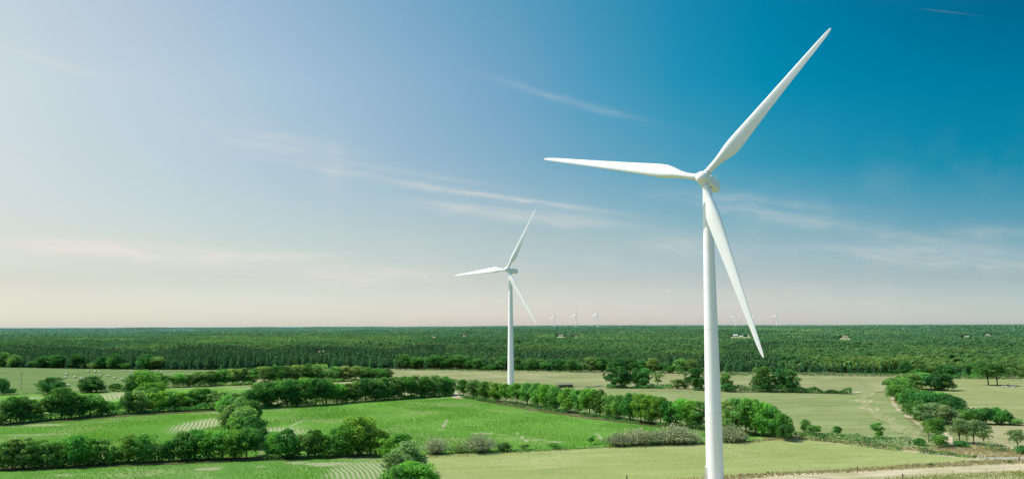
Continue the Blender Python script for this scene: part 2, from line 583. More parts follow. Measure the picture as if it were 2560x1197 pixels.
def sheet(name, pts, mat, label, cat, world_pts=False, kind='structure'):
    import bmesh
    LEVEL[0] += .008
    P = [tuple(p[:2]) for p in pts] if world_pts else [tuple(gp(*p)[:2]) for p in pts]
    # rough the outline up a little so no edge is ruled
    out = []
    rr = random.Random(len(P) * 7 + int(P[0][0]))
    for i in range(len(P)):
        a, b_ = np.array(P[i]), np.array(P[(i + 1) % len(P)])
        L = np.linalg.norm(b_ - a)
        n = max(1, int(L / 5))
        for k in range(n):
            q = a + (b_ - a) * k / n
            j = min(.7, L / 30)
            out.append((q[0] + rr.uniform(-j, j), q[1] + rr.uniform(-j, j)))
    bm = bmesh.new()
    vs = [bm.verts.new((x, y, LEVEL[0])) for x, y in out]
    f = bm.faces.new(vs)
    if f.normal.z < 0: f.normal_flip()
    bmesh.ops.triangulate(bm, faces=[f])
    me = bpy.data.meshes.new(name)
    bm.to_mesh(me); bm.free()
    me.materials.append(mat)
    o = link(name, me)
    tag(o, label, cat, kind=kind)
    return [tuple(p) for p in P]


def strip_pts(pts, widths):
    """outline of a ribbon along world points"""
    P = [np.array(p[:2], float) for p in pts]
    L, Rr = [], []
    for i, p in enumerate(P):
        d = P[min(i + 1, len(P) - 1)] - P[max(i - 1, 0)]
        d /= np.linalg.norm(d)
        nrm = np.array([-d[1], d[0]])
        wd = widths[i] if hasattr(widths, '__len__') else widths
        L.append(p + nrm * wd / 2); Rr.append(p - nrm * wd / 2)
    return L + Rr[::-1]


def densify(pts, step=4.0):
    P = [np.array(p, float) for p in pts]
    out = []
    for i in range(len(P) - 1):
        p0, p1, p2, p3 = P[max(i - 1, 0)], P[i], P[i + 1], P[min(i + 2, len(P) - 1)]
        n = max(1, int(np.linalg.norm(p2 - p1) / step))
        for k in range(n):
            t = k / n
            out.append(.5 * (2 * p1 + (p2 - p0) * t + (2 * p0 - 5 * p1 + 4 * p2 - p3) * t * t + (3 * p1 - p0 - 3 * p2 + p3) * t ** 3))
    out.append(P[-1])
    return out


ROWA = math.radians(-17)
SAND = (.335, .315, .195)
MZ_D, MZ_L = (.075, .18, .028), (.17, .335, .06)
DRY = (.42, .37, .21)

spots_B = [(672, 1085, 12, 22, 1.0, 1), (742, 1058, .8, 12, .8), (1115, 1053, .7, 6, .9), (1110, 1063, .8, 7, .8), (1103, 1073, 1.6, 2, .6), (1207, 1083, 4.5, 3.0, .7), (1260, 1086, 2, 1.5, .6), (1500, 1094, .8, 5, .9), (1495, 1087, .8, 4, .7),
           (1293, 1083, .7, 5, .6), (1305, 1093, .7, 5, .7), (1316, 1101, .9, 3, .8), (940, 1038, 6, 1.5, .35), (1330, 1028, 5, 1.5, .4), (1385, 1104, 3.5, 2.5, .5), (1345, 1100, 3, 2, .4), (1180, 1062, 3, 2, .3), (1240, 1070, 2, 1.5, .3)]
spots_C = [(505, 1060, 9, 26, 1.0, 1), (115, 1062, 9, 3.5, .75), (80, 1087, 12, 3, .45), (120, 1085, 8, 2, .4), (535, 1031, 6, 3, .6), (537, 1052, .6, 4, .5)]
spots_D = [(810, 1160, 6, 4, .8), (745, 1157, 3.5, 2.5, .7), (850, 1158, 3, 3, .7), (905, 1175, 9, 18, .85, 1), (520, 1172, 3.5, 2, .8), (540, 1169, 2, 1.5, .6), (650, 1166, 2, 1.5, .5), (160, 1187, 3, 2, .5), (985, 1175, 3.5, 4, .9), (945, 1180, 4, 16, .7, 1)]
spots_E = [(272, 990, 16, 36, 1.0, 1), (95, 994, 7, 5, .8), (600, 972, 8, 5, .6), (315, 985, 6, 8, .8)]
maize_b = field_mat('maize middle', MZ_D, MZ_L, DRY, ROWA, spots=spots_B, spot_col=SAND, rows=1.7, dry=.35)
maize_c = field_mat('maize left', (.065, .165, .024), (.13, .28, .045), DRY, ROWA, spots=spots_C, spot_col=SAND, rows=1.7, dry=.45)
maize_d = field_mat('maize near', (.07, .17, .028), (.15, .29, .06), DRY, ROWA, spots=spots_D, spot_col=SAND, rows=1.45, dry=.45)
maize_e = field_mat('maize far', MZ_D, MZ_L, DRY, math.radians(-30), spots=spots_E, spot_col=SAND, rows=2.4, dry=.3)
hay_m = field_mat('hay meadow', (.095, .15, .045), (.165, .225, .085), (.25, .25, .13), math.radians(70), stripe=.35, stripe_w=9, dry=.35)
mead_back = field_mat('back meadow', (.165, .185, .075), (.285, .29, .14), (.38, .33, .20), math.radians(86), stripe=.5, stripe_w=7, dry=.7)
mead_mid = field_mat('middle meadow', (.14, .19, .065), (.26, .285, .12), (.37, .34, .20), math.radians(84), stripe=.7, stripe_w=3.2, dry=.35)
mead_near = field_mat('near meadow', (.19, .24, .075), (.32, .35, .13), (.42, .38, .21), math.radians(78), stripe=.3, stripe_w=5, dry=.3, bump=.8)
past_m = field_mat('pasture', (.18, .21, .075), (.28, .295, .125), (.35, .32, .19), math.radians(80), stripe=.15, stripe_w=12, dry=.6)
dryf_m = field_mat('dry field', (.24, .23, .11), (.35, .32, .175), (.42, .36, .23), math.radians(80), dry=.8)
sand_m = field_mat('sandy track', (.36, .30, .18), (.56, .48, .33), (.27, .28, .12), math.radians(77), stripe=1.1, stripe_w=1.1, dry=.85, bump=.6)
bank_m = field_mat('dry bank', (.27, .26, .12), (.45, .39, .22), (.20, .24, .09), math.radians(82), stripe=.3, stripe_w=2, dry=.8)
shade_m = field_mat('painted hedge shade', (.05, .06, .02), (.14, .14, .06), (.22, .20, .11), 0, dry=.6)  # dark colour that paints the hedgerow shade onto the ground

# fields, farthest first
sheet('hay_meadow', [(-420, 921), (0, 918), (250, 922), (560, 925), (985, 924), (985, 950), (430, 968), (300, 978), (0, 988), (-420, 1002)], hay_m,
      'dull green mown meadow dotted with round hay bales at the left', 'field')
BACKP = sheet('back_meadow', [(560, 925), (980, 924), (1240, 928), (1520, 932), (1800, 937), (2235, 939), (2262, 975), (2120, 984), (1760, 978), (1500, 972), (1420, 1000), (1140, 992), (960, 992), (560, 975)], mead_back,
              'tan and olive meadow strip between the forest and the tree rows', 'field')
sheet('middle_meadow', [(1360, 990), (1500, 974), (1760, 980), (2120, 986), (2228, 980), (2238, 1010), (2262, 1040), (2325, 1108), (2320, 1122), (2150, 1100), (1985, 1083), (1700, 1065), (1400, 1026)], mead_mid,
      'striped olive meadow right of the near turbine with curving tyre marks', 'field')
sheet('pasture', [(2250, 940), (2370, 944), (2960, 948), (2960, 1072), (2560, 1062), (2390, 1060), (2280, 1005)], past_m,
      'pale green grazing pasture with two shade trees at the right', 'field')
sheet('dry_field', [(2430, 1058), (2560, 1060), (2960, 1070), (2960, 1130), (2560, 1122), (2420, 1112)], dryf_m, 'small dry straw coloured field beside the right edge', 'field')
PE = sheet('maize_field', [(-420, 1005), (0, 988), (230, 980), (330, 976), (430, 970), (620, 966), (640, 1020), (300, 1038), (0, 1062), (-420, 1090)], maize_e,
           'narrow bright green maize strip behind the second hedgerow at left', 'field')
PB = sheet('maize_field', [(640, 1020), (860, 1006), (1000, 999), (1142, 990), (1200, 1001), (1330, 1022), (1500, 1046), (1640, 1062), (1770, 1074), (1960, 1094), (1890, 1104), (1760, 1107), (1520, 1116), (1300, 1128), (1060, 1134), (940, 1140), (660, 1148), (640, 1100)], maize_b,
           'large bright green maize field in the centre of the valley', 'field')
PC = sheet('maize_field', [(-420, 1092), (0, 1062), (300, 1038), (560, 1025), (640, 1022), (650, 1148), (300, 1160), (0, 1174), (-420, 1200)], maize_c,
           'bright green maize field between the two left hedgerows', 'field')
PD = sheet('maize_field', [(-300, 1195), (0, 1176), (300, 1162), (640, 1150), (960, 1142), (1010, 1150), (1030, 1240), (900, 1330), (-300, 1330)], maize_d,
           'patchy yellow green maize field along the bottom left edge', 'field')
PH = sheet('near_meadow', [(1012, 1145), (1060, 1136), (1300, 1130), (1520, 1118), (1770, 1109), (1930, 1101), (1990, 1096), (2200, 1118), (2440, 1145), (2450, 1154), (2250, 1166), (2060, 1180), (1830, 1190), (1500, 1210), (1300, 1330), (1030, 1330)], mead_near,
           'yellow green meadow along the bottom around the near turbine', 'field')
sheet('dry_bank', [(1400, 1215), (1830, 1189), (2060, 1179), (2250, 1165), (2450, 1153), (2960, 1140), (2960, 1215), (2560, 1240), (2100, 1330), (1300, 1330)], bank_m, 'straw coloured grassy bank along the sandy track', 'verge')
sheet('dry_bank', [(1900, 1097), (2000, 1086), (2320, 1122), (2440, 1112), (2960, 1128), (2960, 1142), (2450, 1152), (2200, 1120), (1990, 1098)], bank_m, 'dry grassy strip between the two lane hedges', 'verge')
tr = densify([gp(*p) for p in ((1300, 1285), (1700, 1222), (1900, 1201), (2100, 1187), (2330, 1175), (2560, 1165), (2960, 1150))], 8)
sheet('sandy_track', strip_pts(tr, [10.5 + 1.6 * math.sin(i * .8) + .9 * math.sin(i * 2.1) for i in range(len(tr))]), sand_m, 'pale sandy farm track crossing the bottom right corner', 'track', True)
ln = densify([gp(*p) for p in ((2300, 1128), (2420, 1140), (2500, 1145), (2560, 1147), (2900, 1152))], 8)
road_m = plain('worn lane', (.32, .31, .27), .9, .1, .15, .4)
sheet('lane', strip_pts(ln, 3.4), road_m, 'narrow grey lane beside the right edge behind the posts', 'lane', True)
path_m = field_mat('earth path', (.30, .25, .15), (.50, .42, .28), (.20, .22, .09), math.radians(10), stripe=.4, stripe_w=1.0, dry=.9)
pth = densify([gp(*p) for p in ((2228, 985), (2232, 1003), (2243, 1020), (2268, 1040), (2302, 1062), (2330, 1085))], 6)
sheet('dirt_path', strip_pts(pth, [1.6 + .9 * math.sin(i * 1.3) for i in range(len(pth))]), path_m, 'bare sandy path curving along the left side of the tree belt', 'path', True)
sheet('dirt_path', [(2352, 1108), (2350, 1092), (2358, 1080), (2372, 1082), (2382, 1098), (2385, 1112)], sand_m, 'bare sandy hollow between the two tree groups at right', 'path')
sheet('dirt_path', [(1128, 994), (1136, 980), (1146, 984), (1160, 996), (1145, 998)], sand_m, 'bare sandy field gateway between the two rows of trees', 'path')
edge = densify([gp(*p) for p in ((980, 923), (1240, 926.5), (1500, 931), (1700, 935), (1900, 938), (2060, 938), (2240, 940))], 20)
sheet('dry_bank', strip_pts(edge, [11 + 4 * math.sin(i * 1.3) for i in range(len(edge))]), bank_m, 'pale straw margin along the foot of the forest', 'verge', True)
tyre_m = field_mat('tyre marks', (.18, .215, .08), (.32, .31, .16), (.17, .215, .08), math.radians(30), stripe=.4, stripe_w=1.0, dry=.9)
swath_m = field_mat('worn swath', (.17, .20, .075), (.31, .30, .15), (.38, .34, .20), math.radians(30), stripe=.8, stripe_w=1.6, dry=.9)
loop = [(2210, 972), (2160, 985), (2152, 1005), (2178, 1030), (2225, 1058), (2275, 1088), (2312, 1112)]
sheet('worn_swath', strip_pts(densify([gp(x + 8, y) for x, y in loop], 6), [7 + 3 * math.sin(i * .9) for i in range(len(densify([gp(x + 8, y) for x, y in loop], 6)))]), swath_m, 'broad pale turning swath curving through the striped meadow', 'track', True)
for off, lb in ((0, 'pale tyre mark curving through the striped meadow, outer of the pair'), (5, 'pale tyre mark curving through the striped meadow, inner of the pair')):
    q = densify([gp(x + off * 3.2, y) for x, y in loop], 6)
    sheet('tyre_track', strip_pts(q, [.9 + .5 * math.sin(i * .7 + off) for i in range(len(q))]), tyre_m, lb, 'track', True)
sheet('hedge_shade', [(-420, 1086), (0, 1058), (290, 1034), (540, 1020), (545, 1028), (300, 1042), (0, 1066), (-420, 1094)], shade_m, 'painted strip of shade under the second left hedgerow', 'ground')
sheet('hedge_shade', [(-420, 1190), (0, 1166), (300, 1154), (600, 1142), (960, 1134), (1000, 1142), (640, 1152), (300, 1166), (0, 1179), (-420, 1204)], shade_m, 'painted strip of shade under the nearest left hedgerow', 'ground')
sheet('hedge_shade', [(1150, 986), (1200, 995), (1330, 1014), (1500, 1038), (1640, 1056), (1770, 1068), (1960, 1086), (1960, 1096), (1770, 1078), (1640, 1066), (1500, 1050), (1330, 1026), (1195, 1002)], shade_m, 'painted strip of shade under the long central tree row', 'ground')

# ---------------------------------------------------------------- vegetation meshes
bark = plain('bark', (.075, .06, .042), .9, .1, .2, 2.0)
LEAF = leaf_mat('broad leaves', (.05, .13, .03), .42, .10, tone_amt=.6)
TWIG = leaf_mat('willow leaves', (.2, .2, .1), .2, .12, tone_amt=.35)
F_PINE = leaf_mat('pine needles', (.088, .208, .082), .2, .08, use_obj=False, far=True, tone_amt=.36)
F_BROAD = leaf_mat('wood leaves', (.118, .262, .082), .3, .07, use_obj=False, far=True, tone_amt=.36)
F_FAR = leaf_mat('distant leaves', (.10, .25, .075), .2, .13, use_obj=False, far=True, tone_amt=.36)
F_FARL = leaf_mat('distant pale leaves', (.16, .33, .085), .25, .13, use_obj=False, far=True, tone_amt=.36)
CROP = leaf_mat('maize leaves', (.145, .325, .05), .5, .0, use_obj=False, tone_amt=.35)
STRAW = leaf_mat('dry grass', (.42, .36, .19), .2, .0, use_obj=False, tone_amt=.45)
TUFT = leaf_mat('meadow grass', (.33, .38, .14), .45, .0, use_obj=False, tone_amt=.45)


def rdir(rng, n):
    d = rng.normal(size=(n, 3))
    return d / np.linalg.norm(d, axis=1, keepdims=True)


def crown_points(rng, lobes, n, leaf):
    w_ = np.array([l[3] ** 2 for l in lobes]); w_ /= w_.sum()
    k = rng.choice(len(lobes), n, p=w_)
    L = np.array(lobes)
    d = rdir(rng, n)
    d[:, 2] = np.where((d[:, 2] < -.3) & (rng.random(n) < .6), -d[:, 2], d[:, 2])
    rad = L[k, 3] * (.62 + .45 * rng.random(n) ** .6)
    d2 = d.copy(); d2[:, 2] *= .8
    C = L[k, :3] + d2 * rad[:, None]
    N = d + rng.normal(size=(n, 3)) * .55
    tone = np.clip(L[k, 4] * .6 + rng.random(n) * .4, 0, 1)
    return C, N, leaf * (.55 + .75 * rng.random(n)), tone


def broadleaf(seed, H, W, bare, nl, n, leaf, spread=.72):
    rng = np.random.default_rng(seed)
    lobes = []
    z0 = H * bare
    cz, hz = (z0 + H) / 2, (H - z0) / 2
    for i in range(nl):
        d = rdir(rng, 1)[0]
        r = spread * rng.random() ** .35
        zz = min(1, d[2] * r * 1.25)
        taper = 1.0
        lr = W * rng.uniform(.13, .23)
        x, y, z = d[0] * r * W / 2 * taper, d[1] * r * W / 2 * taper, cz + zz * hz
        z = min(max(z, z0 + lr * .55), H - lr * .8)
        lobes.append((x, y, z, lr, rng.random()))
    lobes.append((0, 0, cz, W * .24, .3))
    lobes.append((rng.uniform(-.5, .5), rng.uniform(-.5, .5), H - W * .17, W * .17, .8))
    for i in range(max(4, nl // 4)):                       # outlying sprays that break the outline
        d = rdir(rng, 1)[0]
        d[2] = abs(d[2]) * .9 - .15
        lobes.append((d[0] * W * .5, d[1] * W * .5, min(max(cz + d[2] * hz * 1.0, z0 + .6), H * .98), W * rng.uniform(.06, .11), rng.random()))
    C, N, S, T = crown_points(rng, lobes, n, leaf)
    gapd = rdir(rng, 5) * np.array([W / 2, W / 2, hz]) * .9 + np.array([0, 0, cz])   # holes in the canopy
    keep = np.ones(len(C), bool)
    for g_ in gapd:
        keep &= ~((np.linalg.norm(C - g_, axis=1) < W * rng.uniform(.10, .17)) & (rng.random(len(C)) < .85))
    C, N, S, T = C[keep], N[keep], S[keep], T[keep]
    ok = C[:, 2] > .15
    crown = quads_mesh('crown', C[ok], N[ok], S[ok], T[ok], LEAF, rng=rng)
    tb = MB()
    top = (rng.uniform(-.4, .4), rng.uniform(-.4, .4), H * .62)
    tr_ = max(.16, H * .021)
    mid = (top[0] * .4 + rng.uniform(-.15, .15), top[1] * .4 + rng.uniform(-.15, .15), H * .3)
    tb.tube([(0, 0, -.25), (0, 0, .5), mid, top, (top[0] * 1.3, top[1] * 1.3, H * .85)], [tr_ * 1.5, tr_ * 1.05, tr_ * .85, tr_ * .5, tr_ * .15], 7)
    for i in rng.choice(len(lobes), min(8, len(lobes)), replace=False):
        l = lobes[i]
        f = rng.uniform(.35, .8)
        s_ = (mid[0] * f, mid[1] * f, H * .3 * f + H * .12)
        m_ = ((s_[0] + l[0]) / 2 + rng.uniform(-.3, .3), (s_[1] + l[1]) / 2, (s_[2] + l[2]) / 2 - .3)
        tb.tube([s_, m_, l[:3]], [tr_ * .45, tr_ * .3, tr_ * .1], 5)
    me = bpy.data.meshes.new('trunk')
    me.from_pydata(tb.v, [], tb.f); me.materials.append(bark)
    me.polygons.foreach_set('use_smooth', [True] * len(me.polygons))
    return crown, me, H, W


PROTO = {'open': [], 'oak': [], 'ash': [], 'bushy': [], 'willow': [], 'pine': [], 'thin': []}
for s in range(4): PROTO['oak'].append(broadleaf(20 + s, 11.5, 9.5, .045, 34, 4600, .58))
for s in range(4): PROTO['ash'].append(broadleaf(40 + s, 12, 7.2, .06, 26, 3100, .54, .84))
for s in range(3): PROTO['bushy'].append(broadleaf(60 + s, 7, 9, .0, 20, 3000, .55, .75))
for s in range(3): PROTO['open'].append(broadleaf(90 + s, 10, 9, .36, 20, 2400, .52, .86))
for s in range(2): PROTO['thin'].append(broadleaf(70 + s, 9, 6.5, .2, 12, 1200, .5, .85))


def willow(seed, H=6.0, W=9.0):
    rng = np.random.default_rng(seed)
    tb = MB()
    C, N, S, T = [], [], [], []
    for i in range(150):
        a, rr = rng.uniform(0, 2 * PI), rng.random() ** .5
        end = np.array([math.cos(a) * rr * W / 2, math.sin(a) * rr * W / 2, H * (1 - .62 * rr ** 2.2) * rng.uniform(.7, 1.03)])
        st = np.array([end[0] * .18, end[1] * .18, -.15])
        md = (st + end) / 2 + np.array([0, 0, H * .1])
        tb.tube([st, md, end], [.06, .035, .012], 3)
        for k in range(24):
            f = rng.uniform(.3, 1.03)
            p = (1 - f) ** 2 * st + 2 * f * (1 - f) * md + f * f * end
            C.append(p + rng.normal(size=3) * .3); N.append(rng.normal(size=3)); S.append(.42 * rng.uniform(.5, 1.2)); T.append(rng.random() * .6 + .4 * f)
    C = np.array(C); ok = C[:, 2] > .1
    crown = quads_mesh('crown', C[ok], np.array(N)[ok], np.array(S)[ok], np.array(T)[ok], TWIG, .35, rng)
    me = bpy.data.meshes.new('branches')
    me.from_pydata(tb.v, [], tb.f); me.materials.append(plain('grey twigs', (.24, .25, .155), .9, .1, .2, 2))
    return crown, me, H, W


for s in range(3): PROTO['willow'].append(willow(80 + s))


def pine(seed, H=13, mat=None, dens=1.0, leaf=1.15):
    rng = np.random.default_rng(seed)
    C, N, S, T = [], [], [], []
    z = H * .16
    while z < H:
        t_ = (z - H * .16) / (H * .84)
        R = (2.7 * (1 - t_) ** .75 + .15) * rng.uniform(.8, 1.15)
        nb = int((4 + 6 * (1 - t_)) * dens)
        for i in range(nb):
            a = rng.uniform(0, 2 * PI)
            for rr in (.35, .75, 1.0):
                r = R * rr * rng.uniform(.8, 1.1)
                C.append((math.cos(a) * r, math.sin(a) * r, z - r * .28 + rng.uniform(-.2, .2)))
                N.append((math.cos(a) * .6 + rng.normal() * .4, math.sin(a) * .6 + rng.normal() * .4, .9))
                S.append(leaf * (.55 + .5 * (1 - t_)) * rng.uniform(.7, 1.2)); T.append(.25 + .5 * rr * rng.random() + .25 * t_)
        z += H * .055
    for k in range(4):
        C.append((0, 0, H - .2 - .3 * k)); N.append(rng.normal(size=3)); S.append(.5); T.append(.8)
    C, N, S, T = map(np.array, (C, N, S, T))
    tb = MB()
    tb.tube([(0, 0, -.3), (0, 0, H * .5), (0, 0, H * .97)], [.2, .13, .03], 5)
    return C, N, S, T, tb, rng


F_PINE_OBJ = leaf_mat('edge pine needles', (.02, .07, .028), .12, .12, use_obj=True)
for s in range(4):
    C, N, S, T, tb, rng = pine(100 + s, 13, dens=1.6, leaf=.85)
    me = bpy.data.meshes.new('trunk'); me.from_pydata(tb.v, [], tb.f); me.materials.append(bark)
    PROTO['pine'].append((quads_mesh('crown', C, N, S, T, F_PINE_OBJ, .5, rng), me, 13, 5.2))

# colours of crowns by tone word (real leaf reflectance)
TONES = {'mid green': (.125, .335, .075), 'bright green': (.175, .42, .07), 'dark green': (.085, .25, .07), 'olive green': (.19, .35, .105),
         'pale olive': (.25, .35, .13), 'grey green': (.20, .32, .13), 'pine green': (.06, .18, .068), 'grey beige': (.33, .39, .225)}
FIRST = {}


def plant(kind, px, yb, yt, tone, label, group, cat='tree', W=None, name=None, vi=None, rs=None):
    rs = rs or random
    b = gp(px, yb)
    depth = float(np.dot(b - CAMP, RCAM @ np.array([0, 0, -1.0])))
    H = (yb - yt) / FPX * depth * 1.005
    lst = PROTO[kind]
    vi = rs.randrange(len(lst)) if vi is None else vi % len(lst)
    cr, trk, H0, W0 = lst[vi]
    key = (kind, vi)
    names = {'willow': ('willow_bush', 'branches'), 'pine': ('pine_tree', 'trunk'), 'bushy': ('leafy_shrub', 'trunk')}.get(kind, ('broadleaf_tree', 'trunk'))
    if key not in FIRST:
        root = empty(name or names[0])
        link('crown', cr, root); link(names[1], trk, root)
        FIRST[key] = root
    else:
        root = copy_tree(FIRST[key])
    root.name = name or names[0]
    Wm = (W * 1.1 / FPX * depth) if W else {'oak': .88, 'ash': .68, 'bushy': 1.15, 'willow': 1.45, 'pine': .40, 'thin': .72, 'open': .9}[kind] * H * rs.uniform(.88, 1.18)
    root.location = (b[0], b[1], -.02)
    root.rotation_euler = (0, 0, rs.uniform(0, 2 * PI))
    root.scale = (Wm / W0, Wm / W0, H / H0)
    c = TONES[tone]
    k = rs.uniform(.85, 1.15)
    for ch in root.children:
        if ch.name.startswith('crown'):
            ch.color = (c[0] * k * rs.uniform(.92, 1.08), c[1] * k, c[2] * k, 1)
    tag(root, label, cat, group)
    return root, H


def size_word(h):
    return 'tall' if h > 13 else ('tree-high' if h > 30 else ('medium' if h > 8.5 else 'low'))


NOUN = {'oak': 'round tree', 'ash': 'slender tree', 'bushy': 'bushy shrub', 'willow': 'willow bush', 'pine': 'pine', 'thin': 'sparse tree', 'open': 'open tree'}


def row(name, group, marks, items):
    """marks: (x, phrase) of things one can find; items: (x, base y, top y, kind, tone[, width])"""
    xs = sorted(i[0] for i in items)
    for k_, it in enumerate(items):
        rs = random.Random(int(it[0] * 7 + it[1] * 13))
        best = None
        for mx, ph in marks:
            lo, hi = (mx, it[0]) if it[0] > mx else (it[0], mx)
            cnt = sum(1 for x in xs if lo <= x <= hi)
            if best is None or cnt < best[0]:
                best = (cnt, ph, 'right' if it[0] > mx else 'left')
        cnt, ph, side = best
        lab = f"{it[4]} {NOUN[it[3]]}, {ORD[min(cnt, 20) - 1]} {side} of {ph}{name}"
        plant(it[3], it[0], it[1], it[2], it[4], lab, group, 'shrub' if it[3] in ('bushy', 'willow') else 'tree', it[5] if len(it) > 5 else None, rs=rs)


FE = 'the left frame edge'
MG, BG, DG, OG, PO, GG = 'mid green', 'bright green', 'dark green', 'olive green', 'pale olive', 'grey green'
row(', nearest hedgerow', 'trees of the nearest left hedgerow', [(0, FE), (556, 'the dense tree belt')], [
    (8, 1174, 1104, 'ash', OG), (30, 1173, 1098, 'ash', MG, 52), (58, 1172, 1096, 'ash', OG, 55), (88, 1170, 1100, 'ash', MG, 50), (118, 1169, 1104, 'ash', OG, 50), (146, 1168, 1101, 'ash', MG, 46),
    (188, 1166, 1085, 'oak', MG, 72), (222, 1164, 1092, 'oak', BG, 58), (252, 1162, 1098, 'ash', OG, 54), (285, 1160, 1118, 'bushy', MG, 50),
    (322, 1158, 1084, 'oak', MG, 66), (360, 1157, 1082, 'oak', MG, 66), (397, 1154, 1108, 'thin', OG, 45), (424, 1153, 1100, 'bushy', MG, 46), (456, 1151, 1078, 'oak', MG, 70), (488, 1149, 1074, 'ash', MG, 58),
    (522, 1148, 1076, 'oak', BG, 68)])
row(', dense belt', 'trees of the dense belt between the left maize fields', [(500, 'the sandy maize rows')], [
    (556, 1148, 1076, 'oak', MG, 62), (586, 1149, 1072, 'oak', BG, 64), (616, 1146, 1070, 'oak', MG, 64), (640, 1138, 1068, 'bushy', DG, 52), (630, 1120, 1036, 'oak', DG, 70), (595, 1118, 1040, 'oak', MG, 64),
    (612, 1098, 1012, 'oak', OG, 72), (626, 1082, 1000, 'oak', DG, 60), (572, 1080, 1010, 'oak', OG, 60), (598, 1066, 990, 'oak', OG, 66), (566, 1052, 984, 'oak', MG, 56), (588, 1040, 980, 'oak', OG, 58), (556, 1036, 978, 'oak', OG, 50)])
row(', row right of belt', 'trees right of the dense belt', [(640, 'the dense tree belt'), (960, 'the dark front clump')], [
    (688, 1143, 1077, 'oak', BG, 62), (716, 1146, 1070, 'oak', MG, 66), (748, 1142, 1086, 'thin', OG, 46), (770, 1143, 1090, 'ash', OG, 44), (788, 1143, 1072, 'oak', MG, 58), (806, 1142, 1080, 'ash', BG, 48), (842, 1140, 1068, 'ash', MG, 52),
    (872, 1139, 1052, 'oak', BG, 74), (896, 1138, 1038, 'oak', BG, 84), (924, 1138, 1064, 'oak', MG, 58), (946, 1139, 1072, 'oak', BG, 54)])
row(', front clump', 'trees of the front clump beside the near meadow', [(1062, 'the first grey willow')], [
    (978, 1152, 1092, 'oak', BG, 66), (1003, 1150, 1082, 'oak', BG, 74), (1020, 1184, 1100, 'oak', GG, 92), (992, 1198, 1130, 'oak', GG, 70), (1026, 1222, 1150, 'oak', BG, 86), (1062, 1224, 1158, 'oak', BG, 74), (985, 1228, 1166, 'bushy', MG, 70)])
row(', second hedgerow', 'trees of the second left hedgerow', [(0, FE), (290, 'the sandy maize patch'), (548, 'the dense tree belt')], [
    (2, 1061, 998, 'ash', OG, 48), (26, 1058, 990, 'oak', MG, 52), (52, 1055, 988, 'oak', OG, 50), (76, 1053, 998, 'ash', MG, 44), (102, 1050, 1002, 'ash', OG, 46), (126, 1048, 984, 'oak', MG, 48), (152, 1047, 968, 'oak', MG, 66),
    (176, 1045, 982, 'oak', OG, 52), (198, 1043, 986, 'ash', MG, 48), (224, 1041, 984, 'oak', MG, 58), (254, 1038, 1002, 'bushy', MG, 46), (288, 1034, 1002, 'bushy', MG, 46), (322, 1034, 976, 'oak', DG, 46), (344, 1033, 974, 'oak', OG, 56),
    (398, 1029, 976, 'oak', BG, 54), (424, 1027, 980, 'oak', MG, 46), (448, 1026, 978, 'oak', BG, 46), (470, 1024, 982, 'ash', MG, 40), (490, 1023, 968, 'oak', MG, 50), (514, 1022, 970, 'oak', MG, 50), (536, 1023, 975, 'ash', OG, 44)])
row(', dark clump', 'dark clump beside the hay bales', [(300, 'the hay bale meadow')], [
    (336, 988, 932, 'oak', DG, 56), (362, 988, 925, 'bushy', MG, 80), (390, 980, 930, 'oak', MG, 56), (412, 968, 938, 'ash', OG, 34), (372, 1018, 956, 'bushy', BG, 76), (350, 1026, 966, 'oak', DG, 50), (384, 1028, 966, 'oak', DG, 52)])
row(', upper left row', 'trees of the upper left row', [(435, 'the dark clump'), (735, 'the dense belt'), (985, 'the tan meadow')], [
    (446, 967, 933, 'oak', MG, 42), (472, 966, 935, 'ash', OG, 34), (500, 965, 927, 'oak', OG, 46), (528, 963, 925, 'oak', OG, 44), (556, 962, 921, 'oak', MG, 44), (584, 961, 920, 'oak', OG, 44), (612, 960, 918, 'oak', OG, 44), (636, 960, 920, 'ash', MG, 36),
    (662, 959, 915, 'oak', OG, 48), (690, 958, 912, 'oak', MG, 48), (716, 957, 913, 'oak', OG, 44), (742, 956, 910, 'oak', OG, 48), (770, 955, 908, 'oak', MG, 48), (796, 954, 908, 'oak', OG, 50), (836, 953, 914, 'oak', OG, 44), (862, 952, 912, 'oak', PO, 46),
    (890, 952, 914, 'oak', OG, 46), (918, 950, 916, 'oak', MG, 44), (944, 950, 919, 'oak', MG, 42), (966, 948, 920, 'oak', OG, 38)])
row(', dark middle row', 'trees of the dark row behind the central maize field', [(610, 'the dense belt'), (1140, 'the sandy gateway')], [
    (622, 1022, 972, 'oak', DG, 44), (644, 1020, 958, 'oak', MG, 54), (668, 1018, 953, 'oak', DG, 54), (694, 1017, 951, 'oak', MG, 52), (718, 1016, 947, 'oak', DG, 54), (742, 1015, 949, 'oak', MG, 50), (766, 1014, 944, 'oak', MG, 54),
    (790, 1012, 944, 'oak', DG, 54), (816, 1010, 950, 'oak', MG, 48), (842, 1008, 958, 'oak', BG, 46), (866, 1006, 958, 'ash', MG, 40), (890, 1004, 950, 'oak', OG, 48), (914, 1002, 945, 'oak', DG, 50), (938, 1001, 943, 'oak', OG, 48),
    (962, 999, 941, 'oak', MG, 50), (986, 997, 940, 'oak', OG, 50), (1012, 995, 940, 'oak', MG, 48), (1036, 993, 937, 'oak', OG, 50), (1062, 992, 938, 'oak', MG, 48), (1088, 990, 936, 'oak', OG, 50), (1112, 988, 938, 'oak', MG, 48), (1126, 986, 946, 'ash', DG, 30)])
TN = 'the near turbine'
TF = 'the far turbine'
